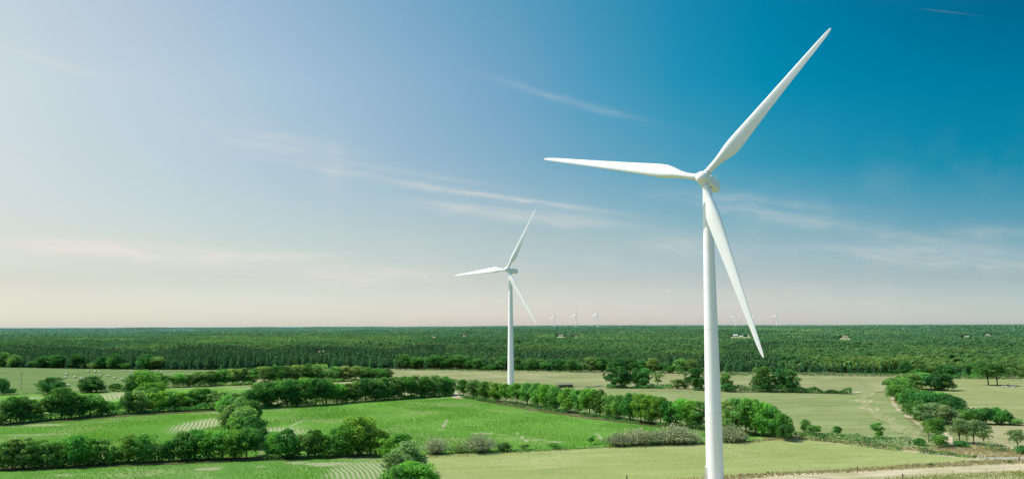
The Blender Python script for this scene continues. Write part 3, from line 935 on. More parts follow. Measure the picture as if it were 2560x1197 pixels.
row(', central tree row', 'trees of the long central row between the turbines', [(1145, 'the sandy gateway'), (1276, TF), (1520, 'the middle oak hedge'), (1788, TN)], [
    (1158, 992, 948, 'oak', MG, 38), (1186, 996, 947, 'oak', OG, 44), (1214, 999, 951, 'oak', MG, 44), (1240, 1003, 955, 'oak', BG, 42), (1264, 1006, 958, 'oak', BG, 42), (1292, 1010, 957, 'oak', BG, 46), (1318, 1014, 956, 'oak', MG, 48), (1344, 1018, 955, 'oak', MG, 46),
    (1366, 1022, 957, 'oak', BG, 46), (1390, 1026, 963, 'oak', MG, 46), (1420, 1031, 967, 'oak', BG, 50), (1444, 1034, 974, 'ash', MG, 36), (1474, 1039, 970, 'oak', BG, 54), (1500, 1042, 972, 'oak', MG, 50), (1526, 1046, 984, 'oak', OG, 44), (1550, 1049, 985, 'oak', MG, 48),
    (1576, 1053, 980, 'oak', MG, 52), (1602, 1057, 984, 'oak', BG, 54), (1628, 1060, 983, 'oak', BG, 54), (1652, 1062, 991, 'oak', BG, 46), (1678, 1066, 1001, 'ash', MG, 46), (1704, 1068, 996, 'oak', BG, 54), (1730, 1070, 997, 'oak', BG, 52), (1752, 1072, 1004, 'ash', OG, 44),
    (1818, 1082, 1000, 'ash', OG, 52), (1842, 1086, 996, 'ash', OG, 54), (1866, 1086, 994, 'oak', MG, 56), (1888, 1088, 996, 'oak', BG, 58), (1908, 1090, 1002, 'oak', BG, 58), (1932, 1092, 1012, 'oak', MG, 56), (1954, 1097, 1032, 'bushy', BG, 54), (1966, 1102, 1062, 'bushy', DG, 42)])
row(', tan meadow oak hedge', 'trees of the sparse oak hedge across the tan meadow', [(1510, 'the tan meadow'), (1788, TN), (2000, 'the low hedge end')], [
    (1530, 968, 918, 'ash', DG, 40), (1552, 969, 914, 'ash', DG, 46), (1566, 968, 930, 'bushy', DG, 30), (1590, 966, 918, 'oak', DG, 32), (1612, 967, 919, 'oak', DG, 34), (1610, 969, 945, 'bushy', DG, 32), (1644, 961, 932, 'thin', OG, 34), (1692, 971, 946, 'ash', OG, 30), (1712, 971, 945, 'ash', OG, 28),
    (1738, 974, 918, 'ash', DG, 48), (1746, 975, 942, 'bushy', DG, 32), (1816, 976, 932, 'oak', MG, 30), (1820, 979, 957, 'bushy', DG, 36), (1908, 978, 914, 'oak', DG, 62), (1918, 980, 950, 'bushy', DG, 26), (1955, 979, 920, 'ash', DG, 44), (1975, 979, 924, 'ash', DG, 46), (1982, 980, 952, 'bushy', DG, 34)])
row(', right tree belt', 'trees of the belt around the pasture', [(2230, 'the striped meadow'), (2400, 'the open pasture'), (2560, 'the right frame edge')], [
    (2236, 976, 944, 'bushy', MG, 52), (2252, 986, 944, 'bushy', MG, 62), (2276, 976, 930, 'oak', OG, 67), (2304, 972, 930, 'oak', MG, 62), (2328, 974, 936, 'bushy', DG, 59), (2348, 975, 934, 'bushy', DG, 70), (2362, 976, 946, 'bushy', DG, 52), (2262, 1006, 962, 'bushy', MG, 75), (2240, 1000, 962, 'bushy', OG, 49),
    (2284, 1022, 974, 'bushy', MG, 80), (2312, 1030, 980, 'bushy', DG, 80), (2340, 1028, 978, 'bushy', MG, 72), (2368, 1034, 984, 'bushy', DG, 72), (2384, 1036, 990, 'bushy', DG, 57), (2300, 1048, 1000, 'bushy', MG, 72), (2330, 1056, 1004, 'oak', GG, 75), (2358, 1060, 1010, 'oak', GG, 75)])
row(', bush mass below the pasture', 'bushes below the pasture', [(2395, 'the tree belt'), (2560, 'the right frame edge')], [
    (2412, 1058, 1024, 'bushy', MG, 54), (2440, 1059, 1020, 'bushy', DG, 56), (2466, 1060, 1018, 'bushy', DG, 58), (2492, 1060, 1017, 'bushy', MG, 52), (2512, 1060, 1026, 'bushy', DG, 44), (2536, 1062, 1046, 'bushy', OG, 40)])
row(', open tree group', 'open trees beside the sandy hollow', [(2300, 'the striped meadow'), (2388, 'the sandy hollow'), (2560, 'the right frame edge')], [
    (2322, 1106, 1050, 'open', OG, 34), (2344, 1113, 1046, 'open', MG, 50), (2350, 1118, 1086, 'bushy', MG, 42), (2398, 1106, 1046, 'open', GG, 52), (2418, 1108, 1052, 'open', PO, 40), (2434, 1112, 1050, 'open', GG, 56), (2460, 1113, 1064, 'open', GG, 44), (2404, 1118, 1100, 'bushy', DG, 36),
    (2544, 1124, 1074, 'open', GG, 48), (2556, 1134, 1112, 'bushy', DG, 40)])
row(', edge of striped meadow', 'small trees on the lane hedge', [(1985, 'the central tree row'), (2300, 'the open tree group')], [
    (2014, 1078, 1046, 'oak', MG, 26), (2036, 1083, 1062, 'bushy', MG, 34), (2093, 1087, 1064, 'oak', MG, 22), (2194, 1094, 1056, 'ash', MG, 32), (2300, 1112, 1094, 'bushy', MG, 30)])
plant('open', 2471, 962, 906, DG, 'broad dark oak with bare trunk in the pasture, left of the pair', 'shade trees in the pasture', W=60, vi=1)
plant('open', 2494, 964, 908, DG, 'broad dark oak with bare trunk in the pasture, right of the pair', 'shade trees in the pasture', W=60, vi=2)
row(', edge of the hay meadow', 'round bushes along the hay meadow', [(0, FE), (330, 'the dark clump')], [
    (2, 986, 944, 'bushy', DG, 34), (24, 986, 970, 'bushy', DG, 30), (128, 984, 941, 'oak', DG, 64), (128, 986, 955, 'bushy', DG, 60), (228, 980, 939, 'oak', DG, 62), (230, 981, 952, 'bushy', DG, 58), (290, 978, 957, 'bushy', DG, 34)])
row('', 'grey willow bushes below the central maize field', [(1060, 'the front clump'), (1788, TN)], [
    (1088, 1134, 1090, 'willow', 'grey beige', 77), (1150, 1130, 1108, 'willow', 'olive green', 57), (1198, 1130, 1080, 'willow', 'grey beige', 92), (1262, 1128, 1104, 'bushy', OG, 40), (1545, 1114, 1078, 'willow', 'grey beige', 77), (1592, 1112, 1066, 'willow', 'grey beige', 90),
    (1640, 1110, 1070, 'willow', 'grey beige', 82), (1686, 1108, 1058, 'willow', 'grey beige', 105), (1724, 1108, 1072, 'willow', 'grey beige', 75), (1826, 1104, 1060, 'willow', 'grey beige', 82), (1850, 1102, 1076, 'willow', OG, 50)])
row(', front maize margin', 'low bushes along the maize margin', [(1260, 'the olive shrub'), (1540, 'the grey willows')], [
    (1312, 1124, 1110, 'bushy', OG, 28), (1384, 1121, 1107, 'bushy', MG, 28), (1480, 1111, 1090, 'thin', MG, 24)])

# trees along the front edge of the forest
FEDGE = [(-60, 916), (0, 917), (150, 920), (400, 924), (560, 924), (700, 922), (980, 922), (1240, 925), (1500, 929.5), (1760, 934), (2000, 936), (2235, 938), (2380, 944), (2600, 946)]


def edge_y(x):
    return float(np.interp(x, [p[0] for p in FEDGE], [p[1] for p in FEDGE]))


its = []
re_ = random.Random(5)
x = 6
while x < 2556:
    broad = x < 400 or 1010 < x < 1180 or 1400 < x < 1760 or x > 2230 or (1180 < x < 1400 and re_.random() < .5)
    kind = ('oak' if re_.random() < .75 else 'bushy') if (broad and re_.random() < .85) else 'pine'
    h = re_.uniform(30, 41) if kind != 'bushy' else re_.uniform(15, 24)
    if x > 2230: h *= .95
    tone = 'pine green' if kind == 'pine' else re_.choice([DG, DG, DG, MG, OG])
    its.append((round(x), edge_y(x) - .3 - re_.uniform(0, .8), edge_y(x) - h, kind, tone, {'oak': re_.uniform(34, 46), 'bushy': re_.uniform(28, 40), 'pine': re_.uniform(15, 20)}[kind]))
    x += {'oak': 26, 'bushy': 22, 'pine': 19}[kind] * re_.uniform(.85, 1.15)
row(', forest edge', 'trees along the front edge of the forest', [(0, FE), (228, 'the round bush pair'), (430, 'the last hay bale'), (620, 'the dense belt'), (985, 'the tan meadow corner'), (1276, TF), (1535, 'the oak hedge start'), (1785, TN), (1960, 'the oak pair'), (2240, 'the right tree belt'), (2482, 'the pasture tree pair'), (2560, 'the right frame edge')], its)

# ---------------------------------------------------------------- hedges
def hedge(pts, h, wd, tone, label, group=None, dens=9.0, leaf=.5, gap=.0, seed=1, name='hedge'):
    rng = np.random.default_rng(seed)
    P = densify([gp(*p) for p in pts], 2.0)
    P = np.array([p[:2] for p in P])
    seg = np.linalg.norm(np.diff(P, axis=0), axis=1)
    cum = np.concatenate([[0], np.cumsum(seg)])
    L = cum[-1]
    n = int(L * h * dens)
    s_ = rng.random(n) * L
    x = np.interp(s_, cum, P[:, 0]); y = np.interp(s_, cum, P[:, 1])
    hh = h * (.8 + .3 * np.sin(s_ / 5.3 + seed) * np.sin(s_ / 2.1) + .3 * np.sin(s_ / 13 + 2 * seed))
    hh = np.clip(hh, .25 * h, 1.35 * h)
    lat = rng.normal(size=n)
    z = hh * rng.random(n) ** .75
    wz = wd * np.sqrt(np.clip(1 - (z / np.maximum(hh, .1) * .9) ** 2, .1, 1))
    ii = np.clip(np.searchsorted(cum, s_) - 1, 0, len(seg) - 1)
    d = np.diff(P, axis=0)[ii] / np.maximum(seg[ii, None], 1e-5)
    side = np.clip(lat, -1.4, 1.4) * wz * .5
    x = x - d[:, 1] * side; y = y + d[:, 0] * side
    C = np.stack([x, y, z + .05], 1)
    if gap:
        keep = np.sin(s_ / 9.0 + seed * 3) + .6 * np.sin(s_ / 3.7 + seed) > -1.6 + 2 * gap
        C, s_, lat, z, hh = C[keep], s_[keep], lat[keep], z[keep], hh[keep]
    N = np.stack([lat[:] * .5, rng.normal(size=len(C)) * .6, np.full(len(C), .7)], 1) + rng.normal(size=(len(C), 3)) * .5
    org = C.mean(0); org[2] = 0
    me = quads_mesh(name, C - org, N, leaf * rng.uniform(.6, 1.3, len(C)), np.clip(.25 + .45 * np.sin(s_ / 4) * np.sin(s_ / 1.7) + .3 * rng.random(len(C)) + .15 * (z / hh), 0, 1), LEAF, .6, rng)
    o = link(name, me, None, tuple(org))
    c = TONES[tone]
    o.color = (*c, 1)
    tag(o, label, 'hedge', group)
    return o


hedge([(-30, 1177), (0, 1175), (300, 1160), (560, 1149)], 2.6, 3, DG, 'low dark undergrowth hedge at the foot of the nearest left hedgerow', dens=16, leaf=.6, seed=1)
hedge([(655, 1149), (820, 1143), (960, 1139)], 2.4, 3, DG, 'low dark undergrowth hedge right of the dense tree belt', dens=16, leaf=.6, seed=2)
hedge([(-30, 1064), (0, 1062), (300, 1037), (555, 1024)], 3.2, 3, DG, 'low dark undergrowth hedge along the second left hedgerow', dens=16, leaf=.6, seed=3)
hedge([(-30, 988), (0, 986), (130, 984), (280, 979), (330, 978)], 2.6, 3.2, OG, 'low hedge below the hay bale meadow at the left', seed=4)
hedge([(640, 1021), (860, 1006), (1000, 998), (1130, 989)], 4.2, 3.6, MG, 'low dark undergrowth hedge behind the central maize field', dens=18, leaf=.65, seed=5)
hedge([(1152, 994), (1200, 1001), (1400, 1031), (1600, 1059), (1770, 1076), (1960, 1096)], 1.9, 2.2, DG, 'low dark undergrowth hedge below the long central tree row', dens=10, gap=.3, leaf=.55, seed=6)
hedge([(430, 968), (620, 962), (800, 956), (968, 950)], 3.6, 3, MG, 'low dark undergrowth hedge along the upper left tree row', dens=12, leaf=.7, seed=7)
hedge([(1515, 970), (1600, 970), (1680, 971)], 3.2, 4, DG, 'dark low hedge left of the near turbine in the tan meadow', leaf=.8, dens=13, seed=8)
hedge([(1735, 975), (1790, 977), (1830, 979), (1880, 979)], 3.2, 4, DG, 'dark low hedge directly behind the near turbine tower', leaf=.8, dens=13, seed=9)
hedge([(1880, 979), (2000, 981), (2060, 982), (2130, 984)], 4.2, 4.5, DG, 'dark low hedge ending in the striped meadow beyond the oak pair', leaf=.8, dens=15, seed=10)
hedge([(985, 924), (1240, 928), (1500, 932)], 1.8, 2.4, DG, 'thin dark hedge along the forest foot behind the far turbine', dens=5, leaf=.7, seed=11)
hedge([(1615, 934), (1665, 935)], 4.2, 4, DG, 'clipped dark hedge block at the forest foot behind the oak hedge', dens=5, leaf=.8, seed=12)
hedge([(1692, 936), (1760, 937), (1850, 938), (1880, 938)], 3.6, 4, DG, 'clipped dark hedge at the forest foot behind the near turbine', dens=5, leaf=.8, seed=13)
hedge([(1985, 938), (2100, 939), (2236, 941)], 2.8, 3.6, DG, 'dark hedge at the forest foot above the striped meadow', dens=5, leaf=.8, seed=14)
hedge([(2368, 946), (2420, 947), (2475, 947)], 6.0, 5, MG, 'rounded hedge at the back of the pasture left of the oak pair', dens=5, leaf=.8, seed=15)
hedge([(2500, 948), (2560, 949), (2620, 950)], 6.5, 5, OG, 'rounded hedge at the back of the pasture right of the oak pair', dens=5, leaf=.8, seed=16)
hedge([(1062, 1134), (1200, 1131), (1300, 1127), (1420, 1121), (1520, 1116), (1760, 1109)], 1.8, 2.6, MG, 'straggly olive hedge along the front of the central maize field', dens=10, gap=.15, seed=17)
hedge([(1984, 1086), (2060, 1092), (2150, 1103), (2240, 1115), (2320, 1122)], 2.6, 3.2, DG, 'dark lane hedge, upper of two, below the striped meadow', dens=15, seed=18)
hedge([(2000, 1098), (2080, 1105), (2180, 1118), (2300, 1131), (2380, 1139), (2440, 1145)], 1.9, 2.6, MG, 'low lane hedge, lower of two, above the near meadow', dens=13, gap=.1, seed=19)
hedge([(2455, 1121), (2500, 1128), (2560, 1134), (2620, 1140)], 2.2, 5, OG, 'straggly green hedge under the open trees at the right edge', dens=13, gap=.15, seed=20)
hedge([(2450, 1147), (2500, 1151), (2540, 1154)], .7, 1.6, OG, 'weedy strip between lane and sandy track at the right', gap=.4, seed=21)

# ---------------------------------------------------------------- crops and grass
def crop(name, poly_px, label, ang, gap_rows, step, size, spots, seed, sparse, prob=.9, cat='crop', mat=CROP):
    rng = np.random.default_rng(seed)
    poly = [tuple(gp(*p)[:2]) for p in poly_px]
    P = np.array(poly)
    u0, v0 = np.array([math.cos(ang), -math.sin(ang)]), np.array([math.sin(ang), math.cos(ang)])
    U, V = P @ u0, P @ v0
    us = np.arange(U.min(), U.max(), gap_rows)
    vs = np.arange(V.min(), V.max(), step)
    gu, gv = np.meshgrid(us, vs)
    gu, gv = gu.ravel(), gv.ravel() + rng.uniform(-.5, .5, gu.size) * step
    px_, py_ = gu * u0[0] + gv * v0[0], gu * u0[1] + gv * v0[1]
    near_b = np.zeros(gu.size)
    for (qx, qy, rx, ry, st, *rw_) in spots:
        if not rw_: continue
        q = gp(qx, qy)
        near_b = np.maximum(near_b, 1 - sstep(1.0, 1.9, np.hypot((px_ - q[0]) / rx, (py_ - q[1]) / ry)))
    gu = gu + rng.normal(size=gu.size) * gap_rows * (.08 + .45 * (1 - near_b)) + 1.2 * np.sin(gv / 60)
    x, y = gu * u0[0] + gv * v0[0], gu * u0[1] + gv * v0[1]
    ok = in_poly(x, y, poly) & (np.abs(x) < .68 * y) & (rng.random(x.size) < prob)
    bare = np.zeros(x.size)
    for (px, py, rx, ry, st, *_) in spots:
        q = gp(px, py)
        r = np.hypot((x - q[0]) / rx, (y - q[1]) / ry) + .25 * np.sin(x / 2.1) * np.sin(y / 3.3)
        bare = np.maximum(bare, st * (1 - sstep(.65, 1.3, r)))
    ok &= rng.random(x.size) > bare * sparse
    x, y, bare = x[ok], y[ok], bare[ok]
    n = len(x)
    s_ = size * (.6 + .7 * rng.random(n)) * (1 - .5 * bare) * (.85 + .25 * np.sin(x / 9 + 2 * np.sin(y / 17)))
    reps = 2
    X = np.repeat(x, reps); Y = np.repeat(y, reps); S = np.repeat(s_, reps)
    C = np.stack([X + rng.normal(size=X.size) * .1, Y + rng.normal(size=X.size) * .1, S * .45 + .03], 1)
    N = rng.normal(size=C.shape) * .7; N[:, 2] = np.abs(N[:, 2]) + .8
    me = quads_mesh(name, C, N, S, np.clip(.5 + .3 * np.sin(X / 14 + np.sin(Y / 23)) + rng.normal(size=X.size) * .22, 0, 1), mat, .45, rng)
    o = link(name, me)
    tag(o, label, cat, kind='stuff')
    return o


crop('maize', [(650, 1024), (860, 1010), (1000, 1003), (1142, 995), (1200, 1005), (1330, 1027), (1500, 1052), (1640, 1068), (1770, 1080), (1900, 1096), (1760, 1102), (1520, 1112), (1300, 1122), (1060, 1128), (940, 1132), (665, 1140)],
     'young bright green maize plants covering the central field', ROWA, 1.0, .62, .5, spots_B, 3, .8)
crop('maize', [(-60, 1070), (0, 1066), (300, 1043), (540, 1031), (560, 1050), (545, 1140), (300, 1152), (0, 1165), (-60, 1168)],
     'young bright green maize plants between the left hedgerows', ROWA, 1.0, .62, .5, spots_C, 4, .8)
crop('maize', [(-60, 1183), (0, 1180), (300, 1167), (640, 1154), (960, 1147), (990, 1180), (960, 1215), (-60, 1215)],
     'thin rows of young maize along the bottom left edge', ROWA, 1.1, .55, .45, spots_D, 5, .75, .7)


def tufts(name, poly_px, n, h, mat, label, seed, cat='grass'):
    rng = np.random.default_rng(seed)
    poly = [tuple(gp(*p)[:2]) for p in poly_px]
    P = np.array(poly)
    x = rng.uniform(P[:, 0].min(), P[:, 0].max(), n * 6); y = rng.uniform(P[:, 1].min(), P[:, 1].max(), n * 6)
    dens = .5 + .5 * np.sin(x / 7 + 1.7 * np.sin(y / 5)) * np.sin(y / 4.1 + np.sin(x / 11))
    ok = in_poly(x, y, poly) & (rng.random(x.size) < .25 + .75 * dens)
    x, y = x[ok][:n], y[ok][:n]
    n = len(x)
    k = 4
    X, Y = np.repeat(x, k) + rng.normal(size=n * k) * .15, np.repeat(y, k) + rng.normal(size=n * k) * .15
    hh = np.repeat(h * rng.uniform(.4, 1.25, n), k) * rng.uniform(.6, 1.1, n * k)
    a = rng.uniform(0, 2 * PI, n * k); wd = .10 + .05 * hh
    lx, ly = rng.normal(size=n * k) * .3 * hh, rng.normal(size=n * k) * .3 * hh
    V = np.stack([np.stack([X - wd * np.cos(a), Y - wd * np.sin(a), np.full(n * k, .0)], 1), np.stack([X + wd * np.cos(a), Y + wd * np.sin(a), np.full(n * k, .0)], 1),
                  np.stack([X + lx, Y + ly, hh], 1)], 1).reshape(-1, 3)
    me = fast_mesh(name, V, np.arange(3 * n * k).reshape(-1, 3), rng.random(n * k), mat)
    o = link(name, me)
    tag(o, label, cat, kind='stuff')
    return o


tufts('grass', [(1070, 1140), (1300, 1133), (1520, 1121), (1770, 1112), (1930, 1104), (2000, 1100), (2200, 1122), (2440, 1148), (2250, 1164), (2060, 1178), (1830, 1188), (1500, 1212), (1060, 1215)], 5000, .2, TUFT, 'short yellow green grass of the near meadow', 6)
tufts('dry_grass', [(1560, 1206), (1830, 1188), (2060, 1177), (2250, 1164), (2450, 1152), (2640, 1148), (2640, 1156), (2450, 1163), (2250, 1173), (2060, 1184), (1830, 1199), (1560, 1214)], 5000, .75, STRAW, 'straw coloured grass along the far side of the sandy track', 7)
tufts('dry_grass', [(2060, 1206), (2200, 1196), (2350, 1187), (2640, 1173), (2640, 1215), (2040, 1215)], 2600, .55, TUFT, 'green and straw grass below the sandy track', 8)
tufts('dry_grass', [(1840, 1194), (2060, 1181), (2250, 1170), (2450, 1160), (2640, 1150), (2640, 1155), (2450, 1165), (2250, 1176), (2060, 1187), (1840, 1200)], 900, .35, STRAW, 'sparse straw tufts straying onto the sandy track', 12)
tufts('dry_grass', [(1895, 1098), (1990, 1088), (2310, 1124), (2440, 1114), (2600, 1130), (2600, 1142), (2440, 1143), (2200, 1118), (1990, 1097), (1850, 1106)], 5000, .6, STRAW, 'pale dry grass between the two lane hedges', 9)
tufts('dry_grass', [(1040, 1140), (1300, 1127), (1520, 1115), (1760, 1108), (1900, 1100), (1900, 1106), (1760, 1113), (1520, 1121), (1300, 1133), (1040, 1146)], 1300, .5, STRAW, 'dry grass margin under the grey willow bushes', 10)

# ---------------------------------------------------------------- forest masses (nobody could count them)
hidden = bpy.data.collections.new('forest tree kinds')          # never linked to the scene: only a store of shapes to scatter


def store(name, me):
    o = bpy.data.objects.new(name, me)
    hidden.objects.link(o)
    return o


def scatter(name, protos, pts, idx, scl, label, cat, stand):
    col_ = bpy.data.collections.new(name + ' kinds')
    for i, me in enumerate(protos):
        o = bpy.data.objects.new('%s_kind_%02d' % (name, i), me)
        col_.objects.link(o)
    me = bpy.data.meshes.new(name)
    me.vertices.add(len(pts)); me.vertices.foreach_set('co', np.ascontiguousarray(pts, dtype=np.float32).ravel())
    a = me.attributes.new('which', 'INT', 'POINT'); a.data.foreach_set('value', np.asarray(idx, np.int32))
    a = me.attributes.new('size', 'FLOAT_VECTOR', 'POINT'); a.data.foreach_set('vector', np.ascontiguousarray(scl, dtype=np.float32).ravel())
    a = me.attributes.new('stand', 'FLOAT', 'POINT'); a.data.foreach_set('value', np.asarray(stand, np.float32))
    rz = np.zeros((len(pts), 3), np.float32); rz[:, 2] = np.random.default_rng(3).uniform(0, 2 * PI, len(pts))
    a = me.attributes.new('turn', 'FLOAT_VECTOR', 'POINT'); a.data.foreach_set('vector', rz.ravel())
    me.update()
    o = link(name, me)
    ng = bpy.data.node_groups.new(name + ' scatter', 'GeometryNodeTree')
    ng.interface.new_socket('Geometry', in_out='INPUT', socket_type='NodeSocketGeometry')
    ng.interface.new_socket('Geometry', in_out='OUTPUT', socket_type='NodeSocketGeometry')
    gi, go = ng.nodes.new('NodeGroupInput'), ng.nodes.new('NodeGroupOutput')
    iop = ng.nodes.new('GeometryNodeInstanceOnPoints')
    ci = ng.nodes.new('GeometryNodeCollectionInfo')
    ci.inputs[0].default_value = col_
    ci.inputs[1].default_value = True
    ci.inputs[2].default_value = True
    ng.links.new(gi.outputs[0], iop.inputs['Points'])
    ng.links.new(ci.outputs[0], iop.inputs['Instance'])
    iop.inputs['Pick Instance'].default_value = True
    for nm, typ, sock in (('which', 'INT', 'Instance Index'), ('size', 'FLOAT_VECTOR', 'Scale'), ('turn', 'FLOAT_VECTOR', 'Rotation')):
        na = ng.nodes.new('GeometryNodeInputNamedAttribute'); na.data_type = typ
        na.inputs[0].default_value = nm
        out = [s for s in na.outputs if s.enabled and s.name == 'Attribute'][0]
        ng.links.new(out, iop.inputs[sock])
    ng.links.new(iop.outputs[0], go.inputs[0])
    md = o.modifiers.new('scatter', 'NODES'); md.node_group = ng
    tag(o, label, cat, kind='stuff')
    return o


def forest_proto_pine(seed):
    C, N, S, T, tb, rng = pine(seed, 13, dens=.8, leaf=1.5)
    return quads_mesh('forest_pine', C, N, S, T, [F_PINE, bark], .55, rng, (tb.v, tb.f))


def forest_proto_broad(seed, mat=None):
    rng = np.random.default_rng(seed)
    H, W = 12.0, 8.5
    lobes = []
    for i in range(11):
        d = rdir(rng, 1)[0]; r = .7 * rng.random() ** .4
        lobes.append((d[0] * r * W / 2, d[1] * r * W / 2, 7.2 + d[2] * r * 4.2, rng.uniform(1.3, 2.2), rng.random()))
    lobes.append((0, 0, 6.5, 3.0, .4))
    C, N, S, T = crown_points(rng, lobes, 480, 1.15)
    tb = MB(); tb.tube([(0, 0, -.3), (0, 0, 4), (0, 0, 9)], [.3, .22, .08], 5)
    return quads_mesh('forest_broadleaf', C, N, S, T, [mat or F_BROAD, bark], .7, rng, (tb.v, tb.f))


def forest_proto_clump(seed, mat=None):
    rng = np.random.default_rng(seed)
    lobes = []
    for i in range(16):
        a, r = rng.uniform(0, 2 * PI), 11 * rng.random() ** .5
        h = rng.uniform(7.5, 10.5)
        lobes.append((math.cos(a) * r, math.sin(a) * r, h - 2.4, rng.uniform(2.2, 3.3), rng.random()))
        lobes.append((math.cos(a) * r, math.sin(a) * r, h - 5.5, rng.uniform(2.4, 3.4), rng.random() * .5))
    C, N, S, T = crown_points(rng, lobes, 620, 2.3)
    C[:, 2] = np.maximum(C[:, 2], .2)
    return quads_mesh('far_clump', C, N, S, T, mat or F_FAR, .75, rng)


rng = np.random.default_rng(77)
ex, ey = [], []
EW = np.array([gp(px, py)[:2] for px, py in FEDGE])
EAZ, ED = np.degrees(np.arctan2(EW[:, 0], EW[:, 1])), np.hypot(EW[:, 0], EW[:, 1])


def forest_points():
    near, far = [], []
    D = 790.0
    while D < 15500:
        s = 6.4 if D < 1150 else (6.4 * (D / 1150) ** 1.35 if D < 1700 else 7 * (D / 1500) ** 1.5)
        s = min(s, 75)
        az = np.arange(-37, 37, math.degrees(s / D))
        az = az + rng.uniform(-.45, .45, len(az)) * math.degrees(s / D)
        dd = D + rng.uniform(-.5, .5, len(az)) * s
        lim = np.interp(az, EAZ, ED, left=ED[0], right=ED[-1])
        ok = dd > lim + 5
        (near if D < 1700 else far).append(np.stack([az[ok], dd[ok], np.full(ok.sum(), s)], 1))
        D += s * (.9 if D < 1700 else 1.0)
    return np.concatenate(near), np.concatenate(far)


NEAR, FAR = forest_points()


def wobble(x, y, k, s=0):
    return np.sin(x / k + s) * np.sin(y / (k * 1.7) + 1.3 * s) + .6 * np.sin(x / (k * .43) + y / (k * .9) + 2 * s)


# clearings in front of the farms
HOUSES = [  # px x, distance, length, depth, wall height, style, label
    (1402, 2700, 22, 9, 4.5, 'tile', 'long white farmhouse with reddish roof left of the far trio of turbines'),
    (1440, 2600, 10, 7, 3.5, 'tile', 'small cream cottage just right of the long white farmhouse'),
    (1085, 2600, 15, 8, 4.5, 'tile', 'pale house in the woods farther left of the far turbine'),
    (1161, 2700, 17, 8, 4.5, 'tile', 'pale house in the woods left of the far turbine, nearer to it'),
    (806, 1330, 13, 7, 3.6, 'tile', 'tan roofed hut in the pine wood above the upper left row'),
    (1838, 2650, 20, 16, 5.5, 'white', 'big white barn with rounded gable right of the near turbine tower'),
    (1852, 2600, 17, 9, 3.5, 'white', 'long low white shed beside the big white barn'),
    (1871, 2620, 7, 7, 4.5, 'white', 'small white house left of the blade tip of the near turbine'),
    (2112, 2500, 22, 10, 4.0, 'tile', 'cream farmhouse in the woods above the striped meadow'),
    (2350, 1900, 18, 9, 4.0, 'tile', 'pink roofed farmhouse in the woods above the right tree belt'),
    (2415, 2600, 16, 8, 4.0, 'white', 'pale low shed on the far woods right of the pink roofed farmhouse'),
    (2470, 2900, 20, 8, 4.0, 'white', 'long pale building on the far woods, rightmost of the far farms'),
]
HP = [at_depth(h[0], h[1]) for h in HOUSES]
FARS = [(1386, 5300, 790.5, 19.0, 118), (1440, 5000, 786.5, 18.8, 110), (1494.5, 4600, 785, 22, 112), (1839, 6300, 794, 15, 70), (1888.5, 6300, 792.5, 15, 95), (1942.5, 6300, 790, 15, 100)]


def clear(az, D, s):
    x, y = D * np.sin(np.radians(az)), D * np.cos(np.radians(az))
    ok = np.ones(len(az), bool)
    for hx, h in zip(HP, HOUSES):
        ha, hd = math.degrees(math.atan2(hx[0], hx[1])), math.hypot(*hx)
        half = np.degrees((h[2] * .55 + 9 + s * .35) / hd)
        ok &= ~((np.abs(az - ha) < half) & (D > hd - (560 if hd > 2000 else 200)) & (D < hd + h[3] + 4))
    for f in FARS:
        fx = at_depth(f[0], f[1]); fa = math.degrees(math.atan2(fx[0], fx[1]))
        ok &= ~((np.abs(az - fa) < .09) & (D > f[1] - 1100) & (D < f[1] + 60))
    # the village fields: pale strips far out
    return ok, x, y


# forestry stands: each block of planting has its own species, height and tone
srng = np.random.default_rng(31)
sa, sd_ = srng.uniform(-38, 38, 420), 760 * np.exp(srng.uniform(0, np.log(16000 / 760), 420))
SX, SY = sd_ * np.sin(np.radians(sa)), sd_ * np.cos(np.radians(sa))
S_TONE, S_H, S_BROAD = np.clip(srng.normal(.5, .27, 420), 0, 1), srng.uniform(.72, 1.12, 420), srng.random(420)


def stand_of(x, y):
    out = np.zeros(len(x), int)
    wx, wy = x + 14 * np.sin(y / 37), y + 18 * np.sin(x / 43)
    for i in range(0, len(x), 4000):
        a, b_ = wx[i:i + 4000, None], wy[i:i + 4000, None]
        out[i:i + 4000] = np.argmin(((a - SX) * 1.0) ** 2 + ((b_ - SY) * .8) ** 2, 1)
    return out


ok, x, y = clear(NEAR[:, 0], NEAR[:, 1], NEAR[:, 2])
az_, D_ = NEAR[ok, 0], NEAR[ok, 1]; x, y = x[ok], y[ok]
sN = NEAR[ok, 2]
zn = wobble(x, y, 140, 1.0)
stid = stand_of(x, y)
band = sstep(1180, 1300, D_) * (1 - sstep(1500, 1650, D_)) * (1 - sstep(-3, 2, az_)) * sstep(-26, -17, az_)       # the paler broadleaf band in the middle
isb = (S_BROAD[stid] > .8) | (zn > .95) | (az_ > 17.5) & (zn > -1.2) | (rng.random(len(x)) < .08) | ((az_ < -22.5) & (D_ < 880)) | (rng.random(len(x)) < band * .9) | ((az_ > -8) & (az_ < -3) & (D_ < 900) & (zn > -.2)) | ((az_ > 0) & (az_ < 14) & (zn > -.75)) | ((az_ > 13) & (zn > 0.2))
zA = (az_ < -4.5) & (D_ < 1380 + 60 * np.sin(az_ * .9)) & ~((az_ < -22.5) & (D_ < 880)) & ~((az_ > -8) & (D_ < 900))
zB = (az_ < -4.5) & (az_ > -25) & (D_ >= 1380 + 60 * np.sin(az_ * .9))
isb = np.where(zA, rng.random(len(x)) < .06, np.where(zB, rng.random(len(x)) < .9, isb))
thin_ok = rng.random(len(x)) < np.where(wobble(x, y, 45, 4) > .95, .25, .93)
